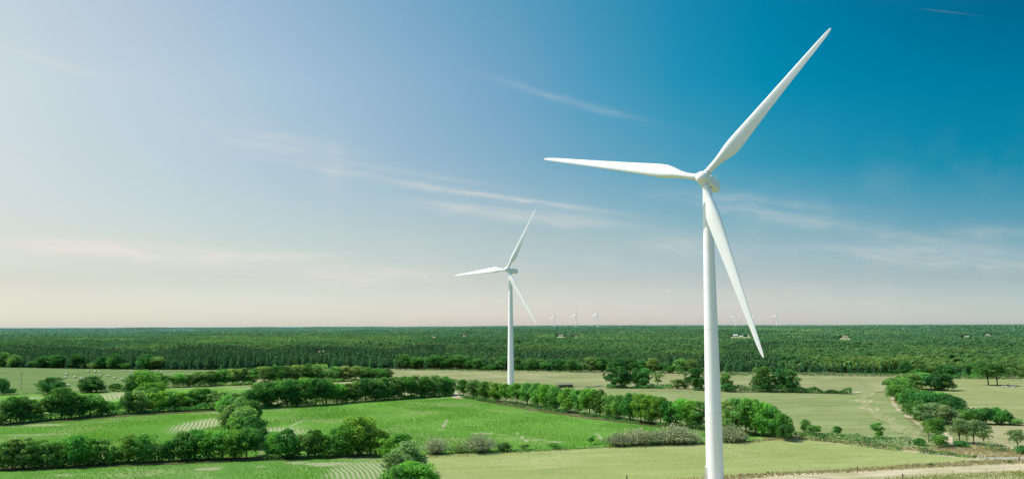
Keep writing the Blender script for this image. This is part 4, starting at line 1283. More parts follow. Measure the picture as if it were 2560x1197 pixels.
hvar = .86 + .15 * wobble(x, y, 70, 2) + rng.uniform(-.16, .2, len(x)) * np.where(isb, 1.4, .8)
hvar = hvar * (.35 + .65 * S_H[stid]) + .18 * np.minimum(wobble(x, y, 33, 6), .4)
tint_s = np.where(zA, S_TONE[stid] * .4, np.where(zB, .75 + .25 * S_TONE[stid], S_TONE[stid])) + rng.normal(size=len(x)) * .1
tint_s = np.clip(tint_s, 0, 1)
zt = terrain(x, y)
PP = [forest_proto_pine(200 + i) for i in range(5)]
BP = [forest_proto_broad(220 + i) for i in range(5)]
CP = [forest_proto_clump(240 + i) for i in range(5)] + [forest_proto_clump(250 + i, F_FARL) for i in range(4)]


def emit(name, sel, protos, label, cat, wid=1.0, hz=1.0):
    n = int(sel.sum())
    wsc = np.maximum(1.0, sN[sel] / 7.0) * np.where(isb[sel], rng.uniform(.75, 1.6, n), rng.uniform(.85, 1.25, n)) * wid
    S = np.stack([wsc, wsc, np.clip(hvar[sel], .5, 1.3) * hz], 1)
    scatter(name, protos, np.stack([x[sel], y[sel], zt[sel] - .1], 1), rng.integers(0, len(protos), n), S, label, cat, tint_s[sel])


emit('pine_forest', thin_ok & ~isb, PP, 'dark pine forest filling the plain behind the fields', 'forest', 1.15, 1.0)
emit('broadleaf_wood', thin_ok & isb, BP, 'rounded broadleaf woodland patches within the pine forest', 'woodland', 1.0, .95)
ok, x, y = clear(FAR[:, 0], FAR[:, 1], FAR[:, 2])
az_, D_ = FAR[ok, 0], FAR[ok, 1]; sN = FAR[ok, 2]; x, y = x[ok], y[ok]
strip = (wobble(x, y, 900, 3) > 1.15) & (D_ > 6500)
hv = .95 + .2 * wobble(x, y, 180, 2) + rng.uniform(-.2, .3, len(x))
stid = stand_of(x, y)
hv = hv * (.5 + .5 * S_H[stid])
pband = sstep(-25, -21, az_) * (1 - sstep(-8, -4, az_)) * (1 - sstep(2300, 3000, D_))
tint_s = np.clip(S_TONE[stid] * (1 - .5 * pband) + .5 * pband + rng.normal(size=len(x)) * .1, 0, 1)
sel = ~strip
pz = sstep(1700, 1900, D_) * (1 - sstep(2500, 3200, D_)) * sstep(-24, -19, az_) * (1 - sstep(-9, -5, az_)) * (.5 + .5 * sstep(-.6, .3, wobble(x, y, 150, 5)))
pz = np.maximum(pz, .75 * sstep(.75, 1.1, wobble(x, y, 240, 7)))
pale = rng.random(len(x)) < pz
n = int(sel.sum())
wsc = np.maximum(sN[sel] / 15.0, .8) * rng.uniform(.85, 1.2, n)
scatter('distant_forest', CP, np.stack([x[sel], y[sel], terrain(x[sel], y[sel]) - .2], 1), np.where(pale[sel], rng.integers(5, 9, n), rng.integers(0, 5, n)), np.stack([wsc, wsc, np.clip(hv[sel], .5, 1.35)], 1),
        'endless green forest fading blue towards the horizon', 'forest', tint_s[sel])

# ---------------------------------------------------------------- wind turbines
white, t, b = new_mat('turbine paint', .36, .5)
tco = t.n('ShaderNodeTexCoord')
ox, oy, oz = t.xyz(tco.outputs['Object'])
stk = t.noise(t.comb(t.m('MULTIPLY', ox, 2.6), t.m('MULTIPLY', oy, 2.6), t.m('MULTIPLY', oz, .07)), 1.0, 5, .6)
blot = t.noise(tco.outputs['Object'], .22, 4)
t.put(b.inputs['Base Color'], t.mix(t.m('ADD', t.m('MULTIPLY', t.ss(stk, .5, .78), .55), t.m('MULTIPLY', t.ss(blot, .5, .8), .35)), (.90, .90, .885), (.78, .785, .765)))
seam = plain('grey joint', (.42, .43, .42), .6, .3)
dark = plain('dark rubber', (.05, .055, .05), .6, .3)
HUB_H = 80.0


def airfoil(chord, thick, twist, r, pre, n=22):
    """section at radius r: x along the rotor plane (trailing edge +x), y across it; blades point along +z"""
    pts = []
    for i in range(n):
        a = 2 * PI * i / n
        cx = .5 * (1 - math.cos(a))                     # 0 leading .. 1 trailing .. 0
        up = 1 if i <= n / 2 else -1
        yt = 5 * thick * (.2969 * math.sqrt(max(cx, 0)) - .126 * cx - .3516 * cx ** 2 + .2843 * cx ** 3 - .1015 * cx ** 4)
        px, py = (cx - .33) * chord, up * yt * chord + (.02 * chord * math.sin(PI * cx))
        c, s_ = math.cos(twist), math.sin(twist)
        pts.append((px * c - py * s_, px * s_ + py * c - pre, r))
    return pts


def blade_mesh(L=48.0):
    rings = []
    n = 22
    st = [0, .012, .03, .05, .08, .11, .15, .19, .23, .28, .35, .45, .55, .65, .75, .84, .91, .955, .98, .993, 1.0]
    for f in st:
        r = 1.25 + f * (L - 1.25)
        pre = -.9 * f ** 2 * 1.0
        twist = math.radians(9 * (1 - f) ** 2 + 5)
        chord = np.interp(f, [0, .04, .08, .13, .19, .24, .35, .5, .65, .8, .9, .96, .99, 1.0], [1.75, 1.75, 2.15, 3.05, 3.9, 4.0, 3.4, 2.7, 2.1, 1.6, 1.25, .95, .6, .25])
        th = np.interp(f, [0, .05, .1, .18, .3, .6, 1], [1, 1, .75, .45, .28, .20, .16])
        af = airfoil(chord, min(th, .6), twist, r, pre, n)
        k = float(np.interp(f, [0, .04, .16], [0, .0, 1]))
        circ = []
        for i in range(n):
            a = 2 * PI * i / n
            q = (-math.cos(a) * .87, math.sin(a) * .87 - pre)
            circ.append((q[0], q[1], r))
        rings.append([tuple(c_ * (1 - k) + a_ * k for c_, a_ in zip(c, a)) for c, a in zip(circ, af)])
    mb = MB(); mb.rings(rings)
    return mb


def make_turbine():
    root = empty('wind_turbine')
    tw = MB()
    prof = []
    joints = [0, 18, 40, 62, 78.2]
    for h in (0.0, 2, 10, 20, 30, 40, 50, 60, 70, 78.2):
        prof.append((np.interp(h, [0, 20, 50, 78.2], [2.3, 2.12, 1.66, 1.22]), h))
    tw.lathe(prof, 64)
    joint_m = plain('painted joint', (.77, .775, .76), .5, .3)
    tower = tw.build('tower', white, root, smooth=True)
    for h in joints[1:4]:
        fl = MB(); rr = float(np.interp(h, [0, 20, 50, 78.2], [2.3, 2.12, 1.66, 1.22]))
        fl.lathe([(rr + .004, h - .07), (rr + .018, h - .05), (rr + .018, h + .05), (rr + .004, h + .07)], 64)
        fl.build('flange_ring', joint_m, tower, smooth=True)
    ft = MB(); ft.lathe([(3.4, -.3), (3.4, .12), (3.2, .2), (2.45, .22)], 48)
    ft.build('foundation', plain('foundation concrete', (.38, .37, .34), .9, .1, .1, 1.5), root, smooth=True)
    # entrance door on the sunny side with its raised frame, lamp and steps
    da = math.radians(214)
    Rm = Matrix.Rotation(da, 3, 'Z')
    fr = MB()
    fr.box(2.1, 2.42, -.62, -.48, 1.1, 3.75, rot=Rm); fr.box(2.1, 2.42, .48, .62, 1.1, 3.75, rot=Rm); fr.box(2.1, 2.46, -.62, .62, 3.75, 3.95, rot=Rm)
    fr.build('door_frame', white, tower)
    dr = MB(); dr.box(2.2, 2.30, -.478, .478, 1.15, 3.745, rot=Rm)
    d_ = dr.build('door', plain('door grey', (.33, .35, .34), .5, .3), tower)
    hd = MB(); hd.box(2.305, 2.36, .26, .32, 2.2, 2.5, rot=Rm)
    hd.build('handle', dark, d_)
    stp = MB()
    for k in range(5):
        stp.box(2.32 + .28 * k, 2.62 + .28 * k, -.6, .6, .98 - .19 * k, 1.04 - .19 * k, rot=Rm)
    stp.box(2.5, 3.9, -.66, -.61, .0, .2, rot=Rm)
    for sgn in (-1, 1):
        stp.tube([Rm @ Vector((2.45, .6 * sgn, 1.05)), Rm @ Vector((2.45, .6 * sgn, 2.0)), Rm @ Vector((3.75, .6 * sgn, 1.2)), Rm @ Vector((3.75, .6 * sgn, .2))], [.03] * 4, 6)
    stp.build('steps', seam, root)
    # yaw ring, nacelle
    yb = MB(); yb.lathe([(1.22, 78.2), (1.36, 78.25), (1.36, 78.5), (1.3, 78.55)], 48)
    yb.build('yaw_ring', seam, tower, smooth=True)
    tilt = math.radians(5)
    head = empty('nacelle'); head.parent = root; head.location = (0, 0, HUB_H); head.rotation_euler = (-tilt, 0, 0)
    bpy.data.objects.remove(head)
    Rt = Matrix.Rotation(-tilt, 3, 'X')
    nc = MB()
    rings = []
    for yy, wx, zt_, zb in ((-2.0, 1.15, 1.2, -1.2), (-1.75, 1.5, 1.55, -1.5), (-.5, 1.7, 1.72, -1.68), (3.0, 1.75, 1.78, -1.68), (6.6, 1.72, 1.72, -1.45), (7.5, 1.55, 1.55, -1.1), (7.75, 1.3, 1.3, -.85)):
        ch = .5
        ring = [(-wx + ch, zb), (wx - ch, zb), (wx, zb + ch), (wx, zt_ - ch), (wx - ch, zt_), (-wx + ch, zt_), (-wx, zt_ - ch), (-wx, zb + ch)]
        rings.append([Rt @ Vector((a, yy, b_)) + Vector((0, 0, HUB_H)) for a, b_ in ring])
    nc.rings(rings)
    nac = nc.build('nacelle', white, root, smooth=True, angle=28)
    lv = MB()
    for k in range(5):
        lv.box(-.8, .8, 7.76, 7.80, -.3 + .28 * k, -.14 + .28 * k, rot=Rt, org=(0, 0, HUB_H))
    lv.build('louvre', seam, nac)
    ms = MB()
    for xx in (-.9, .9):
        p0 = Rt @ Vector((xx, 6.2, 1.7)) + Vector((0, 0, HUB_H)); p1 = Rt @ Vector((xx, 6.2, 3.3)) + Vector((0, 0, HUB_H))
        ms.tube([p0, p1], [.045, .035], 6)
        q = p1
        ms.tube([q + Vector((-.35, 0, -.1)), q + Vector((.35, 0, -.1))], [.03, .03], 5)
        ms.box(-.14, .14, -.14, .14, -.05, .16, org=tuple(q))
    ms.tube([Rt @ Vector((-.9, 6.2, 2.6)) + Vector((0, 0, HUB_H)), Rt @ Vector((.9, 6.2, 2.6)) + Vector((0, 0, HUB_H))], [.03, .03], 5)
    ms.build('wind_mast', seam, nac)
    # hub with rounded spinner
    hubc = Vector((0, 0, HUB_H)) + Rt @ Vector((0, -4.2, 0))
    hb = MB()
    prof = [(.9, 2.25), (1.35, 2.2), (1.62, 1.9), (1.78, 1.2), (1.82, .2), (1.75, -.6), (1.55, -1.25), (1.2, -1.75), (.75, -2.05), (.3, -2.2), (.05, -2.24)]
    hb.lathe(prof, 40, 'y')
    hv_ = []
    for v in hb.v:
        hv_.append(tuple(Rt @ Vector(v) + hubc))
    hb.v = hv_
    hub = hb.build('hub', white, root, smooth=True, angle=60)
    bl = blade_mesh()
    bme = None
    blades = []
    for k in range(3):
        if bme is None:
            b_ = bl.build('blade', white, root, smooth=True, angle=50)
            bme = b_.data
        else:
            b_ = link('blade', bme, root)
        b_.location = hubc
        blades.append(b_)
        # collar where the blade enters the hub
        cl = MB(); cl.lathe([(.89, 1.5), (1.02, 1.55), (1.04, 1.95), (.94, 2.0), (.885, 2.06)], 32)
        if k == 0:
            c0 = cl.build('root_collar', white, b_, smooth=True); sm_ = MB(); sm_.lathe([(.88, 2.06), (.90, 2.08), (.90, 2.2), (.88, 2.22)], 32); c1 = sm_.build('root_joint', seam, b_, smooth=True)
        else:
            link('root_collar', c0.data, b_); link('root_joint', c1.data, b_)
    return root


def set_rotor(root, phase_deg, L):
    """phase: angle of the first blade above the rotor plane's right-hand axis as seen from the front"""
    bl = [c for c in root.children if c.name.startswith('blade')]
    bl.sort(key=lambda o: o.name)
    for k, b_ in enumerate(bl):
        a = math.radians(phase_deg + 120 * k)
        # blade local +z -> (cos a, 0, sin a) ; local +x is the trailing side
        rot = Matrix.Rotation(-math.radians(5), 4, 'X') @ Matrix.Rotation(PI / 2 - a, 4, 'Y')
        b_.rotation_mode = 'QUATERNION'
        b_.rotation_quaternion = rot.to_quaternion()
        b_.scale = (1, 1, L / 48.0)


T1 = make_turbine()
T1.location = (*gp(1788, 1203)[:2], 0)
T1.rotation_euler = (0, 0, -.51)
T1.scale = (1, 1, 80.1 / 80)
set_rotor(T1, 47.9, 50.0)
tag(T1, 'large white three-bladed wind turbine standing in the near meadow at right', 'wind turbine')
T2 = copy_tree(T1)
T2.location = (*gp(1277, 963)[:2], 0)
T2.rotation_euler = (0, 0, -.57)
T2.scale = (1, 1, 1)
set_rotor(T2, 63.5, 46.4)
tag(T2, 'mid-distance white wind turbine rising behind the central tree row', 'wind turbine')
FLAB = ['far pale turbine on the horizon, leftmost of the trio right of the mid-distance turbine', 'far pale turbine on the horizon, middle of the trio right of the mid-distance turbine',
        'far pale turbine on the horizon, rightmost of the trio right of the mid-distance turbine', 'tiny far turbine on the horizon just right of the near turbine tower',
        'tiny far turbine on the horizon partly behind the near turbine blade', 'tiny far turbine on the horizon, rightmost of all turbines']
for (px, dist, hy, Lp, ph), lb in zip(FARS, FLAB):
    t_ = copy_tree(T1)
    q = at_depth(px, dist)
    hz = CAM_H + (814.5 - (px - 1280) * .00313 - hy) / FPX * dist
    t_.location = (q[0], q[1], hz - 80)
    t_.rotation_euler = (0, 0, -.55)
    t_.scale = (1, 1, 1)
    set_rotor(t_, ph - 30, Lp * dist / FPX)
    tag(t_, lb, 'wind turbine', 'turbines on the horizon')

# ---------------------------------------------------------------- far farms
wall_w = plain('lime wash', (.60, .575, .50), .9, .1, .08, .5)
wall_c = plain('cream render', (.60, .53, .41), .9, .1, .08, .5)
tile = plain('clay tiles', (.44, .30, .23), .9, .1, .15, .8)
tin = plain('pale sheet roof', (.62, .62, .58), .6, .3, .08, .5)
wood = plain('weathered wood', (.13, .10, .07), .9, .1, .2, 3)
glass = plain('window glass', (.04, .05, .06), .2, .5)


def house(i, px, dist, L, W, H, style, label):
    L, W, H = L * .66, W * .72, H * .8
    q = at_depth(px, dist)
    z = float(terrain(q[0], q[1]))
    r = empty('house' if style == 'tile' else 'barn', (q[0], q[1], z - .1), -math.atan2(q[0], q[1]) + random.uniform(-.35, .35))
    wb = MB(); wb.box(-L / 2, L / 2, -W / 2, W / 2, 0, H)
    rise = W * (.28 if style == 'tile' else .2)
    for sx in (-1, 1):
        wb.add([(sx * L / 2, -W / 2, H), (sx * L / 2, W / 2, H), (sx * L / 2, 0, H + rise)], [(0, 1, 2) if sx > 0 else (2, 1, 0)])
    wb.build('wall', wall_w if style != 'tile' or i % 3 == 0 else wall_c, r)
    rb = MB(); o_ = .5
    zr = H + rise
    ez = H - o_ * rise / (W / 2)
    for sy in (-1, 1):
        vs = [(-L / 2 - o_, sy * (W / 2 + o_), ez + .03), (L / 2 + o_, sy * (W / 2 + o_), ez + .03), (L / 2 + o_, 0, zr + .03), (-L / 2 - o_, 0, zr + .03)]
        vs += [(v[0], v[1], v[2] + .22) for v in vs]
        rb.add(vs, [(0, 1, 2, 3), (7, 6, 5, 4), (0, 4, 5, 1), (1, 5, 6, 2), (2, 6, 7, 3), (3, 7, 4, 0)])
    roof = rb.build('roof', tile if style == 'tile' else tin, r)
    if style == 'tile':
        cb = MB(); cb.box(L * .28, L * .28 + .9, -.45, .45, zr - .6, zr + 1.1); cb.build('chimney', wall_c, roof)
    db = MB(); db.box(-.55, .55, -W / 2 - .06, -W / 2 - .01, 0.05, 2.2 if style == 'tile' else 3.0); db.build('door', wood, r)
    for k in range(max(2, int(L / 5))):
        xw = -L / 2 + (k + .5) * L / max(2, int(L / 5))
        if abs(xw) < 1.4: continue
        w_ = MB(); w_.box(xw - .55, xw + .55, -W / 2 - .05, -W / 2 - .01, 1.1, 2.4); w_.build('window', glass, r)
    tag(r, label, 'house' if style == 'tile' else 'barn')


farm_m, t, b = new_mat('farm clearing', 1.0, 0.0)
g_ = t.n('ShaderNodeNewGeometry')
t.put(b.inputs['Base Color'], t.mix(t.ss(t.noise(g_.outputs['Position'], .05, 4), .35, .65), (.30, .30, .16), (.15, .22, .08)))
for i, h in enumerate(HOUSES):
    house(i, *h)
    q = at_depth(h[0], h[1]); d_ = q / np.linalg.norm(q); n_ = np.array([d_[1], -d_[0]])
    V, F = [], []
    rows_ = 14
    for k in range(rows_):
        far_ = h[3] * .5 + 3 - k * (30 if h[1] > 2000 else 14)
        for jx in range(5):
            pxy = q + d_ * far_ + n_ * ((jx / 2 - 1) * (h[2] * .55 + 7) * (1 - .03 * k) + 3 * math.sin(k * 1.3 + i))
            V.append((pxy[0], pxy[1], float(terrain(*pxy)) + .35))
    for k in range(rows_ - 1):
        for jx in range(4):
            a = k * 5 + jx
            F.append((a, a + 5, a + 6, a + 1))
    me = bpy.data.meshes.new('farm_clearing'); me.from_pydata(V, [], F); me.materials.append(farm_m)
    tag(link('farm_clearing', me), 'clearing before the ' + h[6], 'clearing', kind='structure')
# low service hut with mono-pitch roof by the far turbine
q = gp(1412, 968)
r = empty('service_hut', (q[0], q[1], 0), .25)
hb = MB(); hb.add([(-5, -2, 0), (5, -2, 0), (5, 2, 0), (-5, 2, 0), (-5, -2, 1.7), (5, -2, 1.9), (5, 2, 2.6), (-5, 2, 2.4)], [(3, 2, 1, 0), (4, 5, 6, 7), (0, 1, 5, 4), (1, 2, 6, 5), (2, 3, 7, 6), (3, 0, 4, 7)])
hb.build('wall', plain('green cladding', (.10, .12, .07), .8, .2), r)
rb = MB(); rb.add([(-5.4, -2.4, 1.74), (5.4, -2.4, 1.94), (5.4, 2.4, 2.74), (-5.4, 2.4, 2.54), (-5.4, -2.4, 1.9), (5.4, -2.4, 2.1), (5.4, 2.4, 2.9), (-5.4, 2.4, 2.7)], [(3, 2, 1, 0), (4, 5, 6, 7), (0, 1, 5, 4), (1, 2, 6, 5), (2, 3, 7, 6), (3, 0, 4, 7)])
rb.build('roof', plain('dull roof', (.15, .17, .11), .8, .2), r)
db = MB(); db.box(-.6, .6, -2.06, -2.01, .05, 1.6); db.build('door', wood, r)
tag(r, 'low dark green service hut with sloping roof behind the central tree row', 'hut')

# ---------------------------------------------------------------- hay bales
straw = plain('baled straw', (.66, .60, .42), .95, .05, .12, 3.0)
straw_end = plain('baled straw end', (.56, .48, .31), .95, .05, .2, 5.0)


def make_bale():
    mb = MB()
    R_, L = .78, .85
    mb.lathe([(.01, -L), (.66, -L + .01), (.75, -L + .06), (R_, -L + .16), (R_ * 1.01, 0), (R_, L - .16), (.75, L - .06), (.66, L - .01), (.01, L)], 28, 'x', (0, 0, R_ - .04))
    o = mb.build('hay_bale', straw, smooth=True, angle=50)
    tw = MB()
    for k in range(4):
        x0 = -.6 + .4 * k
        tw.lathe([(R_ * 1.012, x0 - .02), (R_ * 1.02, x0), (R_ * 1.012, x0 + .02)], 28, 'x', (0, 0, R_ - .04))
    tw.build('twine', straw_end, o, smooth=True)
    sp = MB()
    for sx in (-1, 1):
        pts = [(sx * (L - .005), .62 * (1 - k / 40) * math.cos(k * .7), R_ - .04 + .62 * (1 - k / 40) * math.sin(k * .7)) for k in range(36)]
        sp.tube(pts, [.022] * len(pts), 4)
    sp.build('spiral_end', straw_end, o)
    return o


BALES = [(100, 957), (164, 944), (166, 936), (187, 943), (203, 947), (221, 928), (238, 929), (249, 931), (252, 937), (271, 940), (287, 945), (305, 948.5), (312, 927), (328, 929), (329.5, 934), (171, 964), (263, 964), (393, 927), (403, 931.5)]
BL = ['lone straw bale left of the first round bush', 'straw bale above the first round bush, lower of two', 'straw bale above the first round bush, upper of two', 'straw bale midway between the two round bushes', 'straw bale just left of the second round bush top',
      'straw bale near the forest edge, left end of the back line', 'straw bale near the forest edge, second in the back line', 'straw bale third in the back line above the second bush', 'straw bale just below the third bale of the back line', 'straw bale first right of the second bush in the slanting line',
      'straw bale middle of the slanting line right of the second bush', 'straw bale at the lower end of the slanting line by the dark clump', 'straw bale near the forest, upper left of three above the dark clump', 'straw bale near the forest, upper right of three above the dark clump', 'straw bale, lowest of three left above the dark clump',
      'straw bale at the hedge between the two round bushes', 'straw bale at the hedge right of the second round bush', 'straw bale right of the dark clump nearer the forest', 'straw bale right of the dark clump farther from the forest']
b0 = make_bale()
for i, ((px, py), lb) in enumerate(zip(BALES, BL)):
    o = b0 if i == 0 else copy_tree(b0)
    q = gp(px, py + 1.5)
    o.location = (q[0], q[1], 0)
    o.rotation_euler = (0, 0, random.uniform(-.35, .35))
    o.scale = (1.18, 1.1, 1.1)
    tag(o, lb, 'hay bale', 'straw bales on the hay meadow')

# ---------------------------------------------------------------- cows
hide_m, t, b = new_mat('black and white hide', .7, .2)
g = t.n('ShaderNodeTexCoord')
oi = t.n('ShaderNodeObjectInfo')
ofs = t.comb(t.m('MULTIPLY', oi.outputs['Random'], 30), 0, 0)
va = t.n('ShaderNodeVectorMath', operation='ADD'); t.put(va.inputs[0], g.outputs['Object']); t.put(va.inputs[1], ofs)
t.put(b.inputs['Base Color'], t.mix(t.ss(t.noise(va.outputs[0], 1.5, 2), .47, .5), (.03, .028, .026), (.72, .69, .62)))
white_hide = plain('cream hide', (.68, .62, .50), .7, .2, .08, 2)


def skin_body(name, verts, edges, radii, mat, parent):
    me = bpy.data.meshes.new(name)
    me.from_pydata(verts, edges, [])
    o = link(name, me)
    md = o.modifiers.new('skin', 'SKIN')
    for i, r_ in enumerate(radii):
        sv = me.skin_vertices[0].data[i]
        sv.radius = (r_, r_) if not hasattr(r_, '__len__') else r_
        sv.use_root = (i == 0)
    s2 = o.modifiers.new('sub', 'SUBSURF'); s2.levels = 2; s2.render_levels = 2
    dg = bpy.context.evaluated_depsgraph_get()
    m2 = bpy.data.meshes.new_from_object(o.evaluated_get(dg))
    m2.name = name
    bpy.data.objects.remove(o)
    m2.materials.clear(); m2.materials.append(mat)
    m2.polygons.foreach_set('use_smooth', [True] * len(m2.polygons))
    return link(name, m2, parent)


def make_cow(lying, mat):
    r = empty('cow')
    dz = -.62 if lying else 0
    V = [(-.7, 0, 1.15 + dz), (-.2, 0, 1.08 + dz), (.35, 0, 1.10 + dz), (.75, 0, 1.2 + dz), (1.05, 0, 1.42 + dz), (1.3, 0, 1.5 + dz), (1.62, 0, 1.34 + dz)]
    Rr = [.30, .38, .37, .30, .19, .17, .10]
    E = [(i, i + 1) for i in range(6)]

    def chain(start, pts, rad):
        p = start
        for a, r_ in zip(pts, rad):
            V.append(a); Rr.append(r_); E.append((p, len(V) - 1)); p = len(V) - 1
    for sy in (-1, 1):
        if lying:
            chain(3, [(.8, .26 * sy, .4), (1.1, .3 * sy, .12), (.7, .3 * sy, .08), (.5, .28 * sy, .06)], [.14, .09, .06, .05])
            chain(0, [(-.55, .34 * sy, .36), (-.15, .44 * sy, .2), (-.6, .46 * sy, .1), (-.25, .48 * sy, .06)], [.2, .13, .07, .05])
        else:
            chain(3, [(.72, .2 * sy, .85), (.76, .2 * sy, .48), (.72, .2 * sy, .18), (.76, .2 * sy, .05)], [.15, .085, .06, .065])
            chain(0, [(-.72, .22 * sy, .85), (-.56, .22 * sy, .66), (-.82, .22 * sy, .44), (-.76, .22 * sy, .18), (-.72, .22 * sy, .05)], [.2, .13, .075, .06, .065])
    chain(0, [(-1.0, 0, 1.18 + dz), (-1.08, .02, .8 + dz * .6), (-1.06, .03, .45 + dz * .5)], [.06, .03, .04])
    for sy in (-1, 1):
        chain(5, [(1.3, .2 * sy, 1.58 + dz), (1.27, .34 * sy, 1.54 + dz)], [.05, .03])
    skin_body('body', V, E, Rr, mat, r)
    hm = MB()
    for sy in (-1, 1):
        hm.tube([(1.33, .1 * sy, 1.62 + dz), (1.36, .2 * sy, 1.72 + dz), (1.42, .22 * sy, 1.82 + dz)], [.035, .028, .008], 6)
    hm.build('horns', plain('horn', (.5, .45, .33), .5, .3), r, smooth=True)
    return r


c_l, c_s, c_w = make_cow(True, hide_m), make_cow(False, hide_m), make_cow(True, white_hide)
COWS = [(c_w, 2507, 968.5, .2, 'cream cow lying at the left end of the herd in the oak shade'), (c_l, 2513, 967, 2.6, 'black and white cow lying second from the left in the herd'), (c_s, 2519, 965.5, .3, 'black and white cow standing in the middle of the herd under the oaks'),
        (c_l, 2524, 968, 3.4, 'black and white cow lying in front of the standing cow'), (c_w, 2531, 969.5, -.3, 'cream cow lying lowest in the herd beyond the oak shade'), (c_s, 2535, 967, 2.9, 'black and white cow standing at the right end of the herd'), (c_l, 2529, 966, .7, 'black and white cow lying behind the lowest cream cow'),
        (c_w, 2341, 974.5, .1, 'cream cow lying alone in the shade of the left tree belt')]
used = set()
for src, px, py, rz, lb in COWS:
    o = src if src.name not in used else copy_tree(src)
    used.add(src.name)
    q = gp(px, py)
    o.location = (q[0], q[1], 0); o.rotation_euler = (0, 0, rz)
    tag(o, lb, 'cow', 'cows resting in the pasture')

# ---------------------------------------------------------------- poles, posts, fences
polem = plain('pole wood', (.30, .27, .22), .9, .1, .2, 2)


def make_pole():
    mb = MB()
    mb.tube([(0, 0, -.3), (0, 0, 4), (0, 0, 9)], [.17, .15, .12], 8)
    o = mb.build('utility_pole', polem, smooth=True)
    ca = MB(); ca.box(-.9, .9, -.07, .07, 8.3, 8.46); ca.build('crossarm', polem, o)
    for xx in (-.8, 0, .8):
        i_ = MB(); i_.lathe([(.05, 8.462), (.08, 8.52), (.05, 8.6), (.07, 8.66), (.03, 8.72)], 10, org=(xx, 0, 0 if xx else .54)); i_.build('insulator', seam, o, smooth=True)
    return o


POLES = [(52, 977, 'dark slim utility pole standing in the hay meadow near the left edge'), (494, 925, 'pale utility pole at the pine edge above the upper left row'), (995, 926, 'pale utility pole at the forest foot by the tan meadow corner'), (1262, 928, 'pale utility pole just left of the mid-distance turbine tower'),
         (1456, 932, 'pale utility pole at the forest foot left of the oak hedge'), (1475, 933, 'pale utility pole at the forest foot, second left of the oak hedge'), (1998, 938, 'pale utility pole at the forest foot above the oak pair'), (2066, 939, 'pale utility pole midway along the forest foot above the striped meadow'),
         (2186, 941, 'pale utility pole at the forest foot near the right tree belt'), (2529, 950, 'pale utility pole behind the herd at the back of the pasture')]
p0 = make_pole()
for i, (px, py, lb) in enumerate(POLES):
    o = p0 if i == 0 else copy_tree(p0)
    q = gp(px, py)
    o.location = (q[0], q[1], 0); o.rotation_euler = (0, 0, random.uniform(-.6, .6))
    sc_ = 1.35 if i == 0 else 1.0
    o.scale = (sc_ * .8, sc_ * .8, sc_)
    tag(o, lb, 'utility pole', 'utility poles along the fields')

MASTS = [(2076, 2700, 11, 'thin lattice mast on the horizon above the striped meadow'), (2323, 3000, 15, 'thin lattice mast on the horizon above the right tree belt'), (2534, 3300, 18, 'thin lattice mast on the horizon at the right edge'), (533, 8000, 32, 'thin lattice mast on the blue horizon at the left'), (724, 8000, 30, 'thin lattice mast on the horizon left of the mid-distance turbine')]
mb = MB()
for sx, sy in ((-1, -1), (1, -1), (1, 1), (-1, 1)):
    mb.tube([(sx * 1.6, sy * 1.6, -.4), (sx * .35, sy * .35, 30)], [.16, .1], 5)
for k in range(9):
    z0, z1 = k * 3.3, (k + 1) * 3.3
    a, b_ = 1.6 - 1.25 * z0 / 30, 1.6 - 1.25 * z1 / 30
    for (s1, s2) in (((-1, -1), (1, -1)), ((1, -1), (1, 1)), ((1, 1), (-1, 1)), ((-1, 1), (-1, -1))):
        mb.tube([(s1[0] * a, s1[1] * a, z0), (s2[0] * b_, s2[1] * b_, z1)], [.07, .07], 4)
m0 = mb.build('lattice_mast', seam)
ar = MB()
for zz in (22, 26): ar.box(-4 + (zz - 22) * .3, 4 - (zz - 22) * .3, -.15, .15, zz, zz + .3)
ar.build('crossarm', seam, m0)
for i, (px, dist, ab, lb) in enumerate(MASTS):
    o = m0 if i == 0 else copy_tree(m0)
    q = at_depth(px, dist)
    o.location = (q[0], q[1], float(terrain(*q)))
    o.rotation_euler = (0, 0, .4 * i)
    o.scale = (1, 1, 1)
    tag(o, lb, 'mast', 'lattice masts on the horizon')

POSTS = [(2144, 1177, 'thick dark wooden post beside the sandy track, left of the three'), (2257, 1196, 'thick dark wooden post below the sandy track, lowest of the three'), (2549, 1153, 'thick dark wooden post by the lane at the right edge'), (1567, 1200, 'dark wooden post at the bottom left of the near turbine')]
mb = MB(); mb.tube([(0, 0, -.3), (.01, 0, .6), (.03, .02, 1.15)], [.17, .165, .15], 9); mb.tube([(.03, .02, 1.15), (.03, .02, 1.2)], [.15, .09], 9)
f0 = mb.build('fence_post', wood, smooth=True)
for i, (px, py, lb) in enumerate(POSTS):
    o = f0 if i == 0 else copy_tree(f0)
    q = gp(px, py)
    o.location = (q[0], q[1], 0); o.scale = (1.1, 1.1, 1.15)
    o.rotation_euler = (0, random.uniform(-.05, .05), i)
    tag(o, lb, 'fence post', 'thick posts along the track')


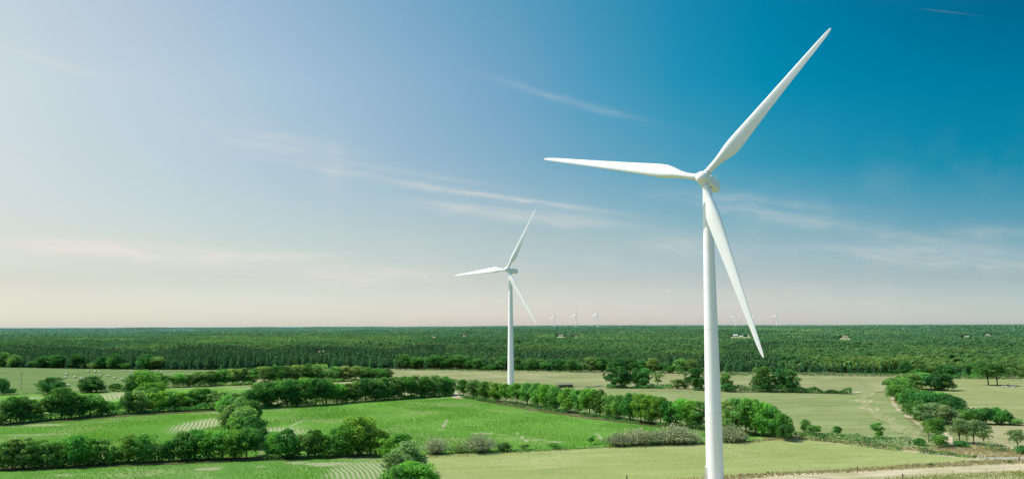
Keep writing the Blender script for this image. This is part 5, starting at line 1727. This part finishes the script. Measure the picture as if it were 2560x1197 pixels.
def wire_fence(pts, gap, label):
    P = densify([gp(*p) for p in pts], 1.0)
    P = np.array([p[:2] for p in P])
    cum = np.concatenate([[0], np.cumsum(np.linalg.norm(np.diff(P, axis=0), axis=1))])
    s_ = np.arange(0, cum[-1], gap)
    X, Y = np.interp(s_, cum, P[:, 0]), np.interp(s_, cum, P[:, 1])
    r = empty('wire_fence', (X[0], Y[0], 0))
    mb = MB(); mb.tube([(0, 0, -.25), (0, 0, 1.1)], [.055, .045], 6)
    pm = None
    for a, b_ in zip(X, Y):
        o = mb.build('post', wood, r) if pm is None else link('post', pm, r)
        pm = o.data
        o.location = (a - X[0], b_ - Y[0], 0)
    wm = MB()
    for z in (.55, .95):
        wm.tube([(a - X[0], b_ - Y[0] + .06, z) for a, b_ in zip(X, Y)], [.008] * len(X), 3)
    wm.build('wire', seam, r)
    tag(r, label, 'fence')


wire_fence([(2262, 1167), (2400, 1160), (2560, 1152), (2620, 1149)], 4.5, 'thin wire fence with slim posts along the far side of the sandy track')
wire_fence([(2180, 1200), (2330, 1188), (2480, 1180), (2620, 1174)], 5.5, 'thin wire fence with slim posts below the sandy track')

bush_m = [(2340, 1167, 1158, 'bushy', MG, 14), (2327, 1140, 1134, 'bushy', OG, 14)]
plant('bushy', 2327, 1165, 1157, MG, 'small green gorse tuft on the bank above the sandy track', None, 'shrub', W=13)
plant('bushy', 2523, 1157, 1149, OG, 'small weedy tuft left of the post at the right edge', None, 'shrub', W=12)
plant('bushy', 1919, 1184, 1177, DG, 'tiny dark tuft on the straw bank right of the near turbine', None, 'shrub', W=6)

# rough white stone heap at the end of the oak hedge
rg = np.random.default_rng(9)
mb = MB()
for k in range(14):
    c = rg.normal(size=3) * (1.3, .8, .15); rr = rg.uniform(.3, .6)
    ring = [(rr * rg.uniform(.8, 1.1), -.3 * rr), (rr * 1.05, .15 * rr), (rr * .75, .5 * rr), (rr * .3, .75 * rr)]
    mb.lathe(ring, 8, org=(c[0], c[1], .2 + abs(c[2])))
q = gp(2146, 983)
o = mb.build('stone_heap', plain('pale stone', (.62, .56, .42), .9, .1, .15, 2), loc=(q[0], q[1], 0))
tag(o, 'heap of pale stones at the end of the low hedge in the striped meadow', 'stone heap')
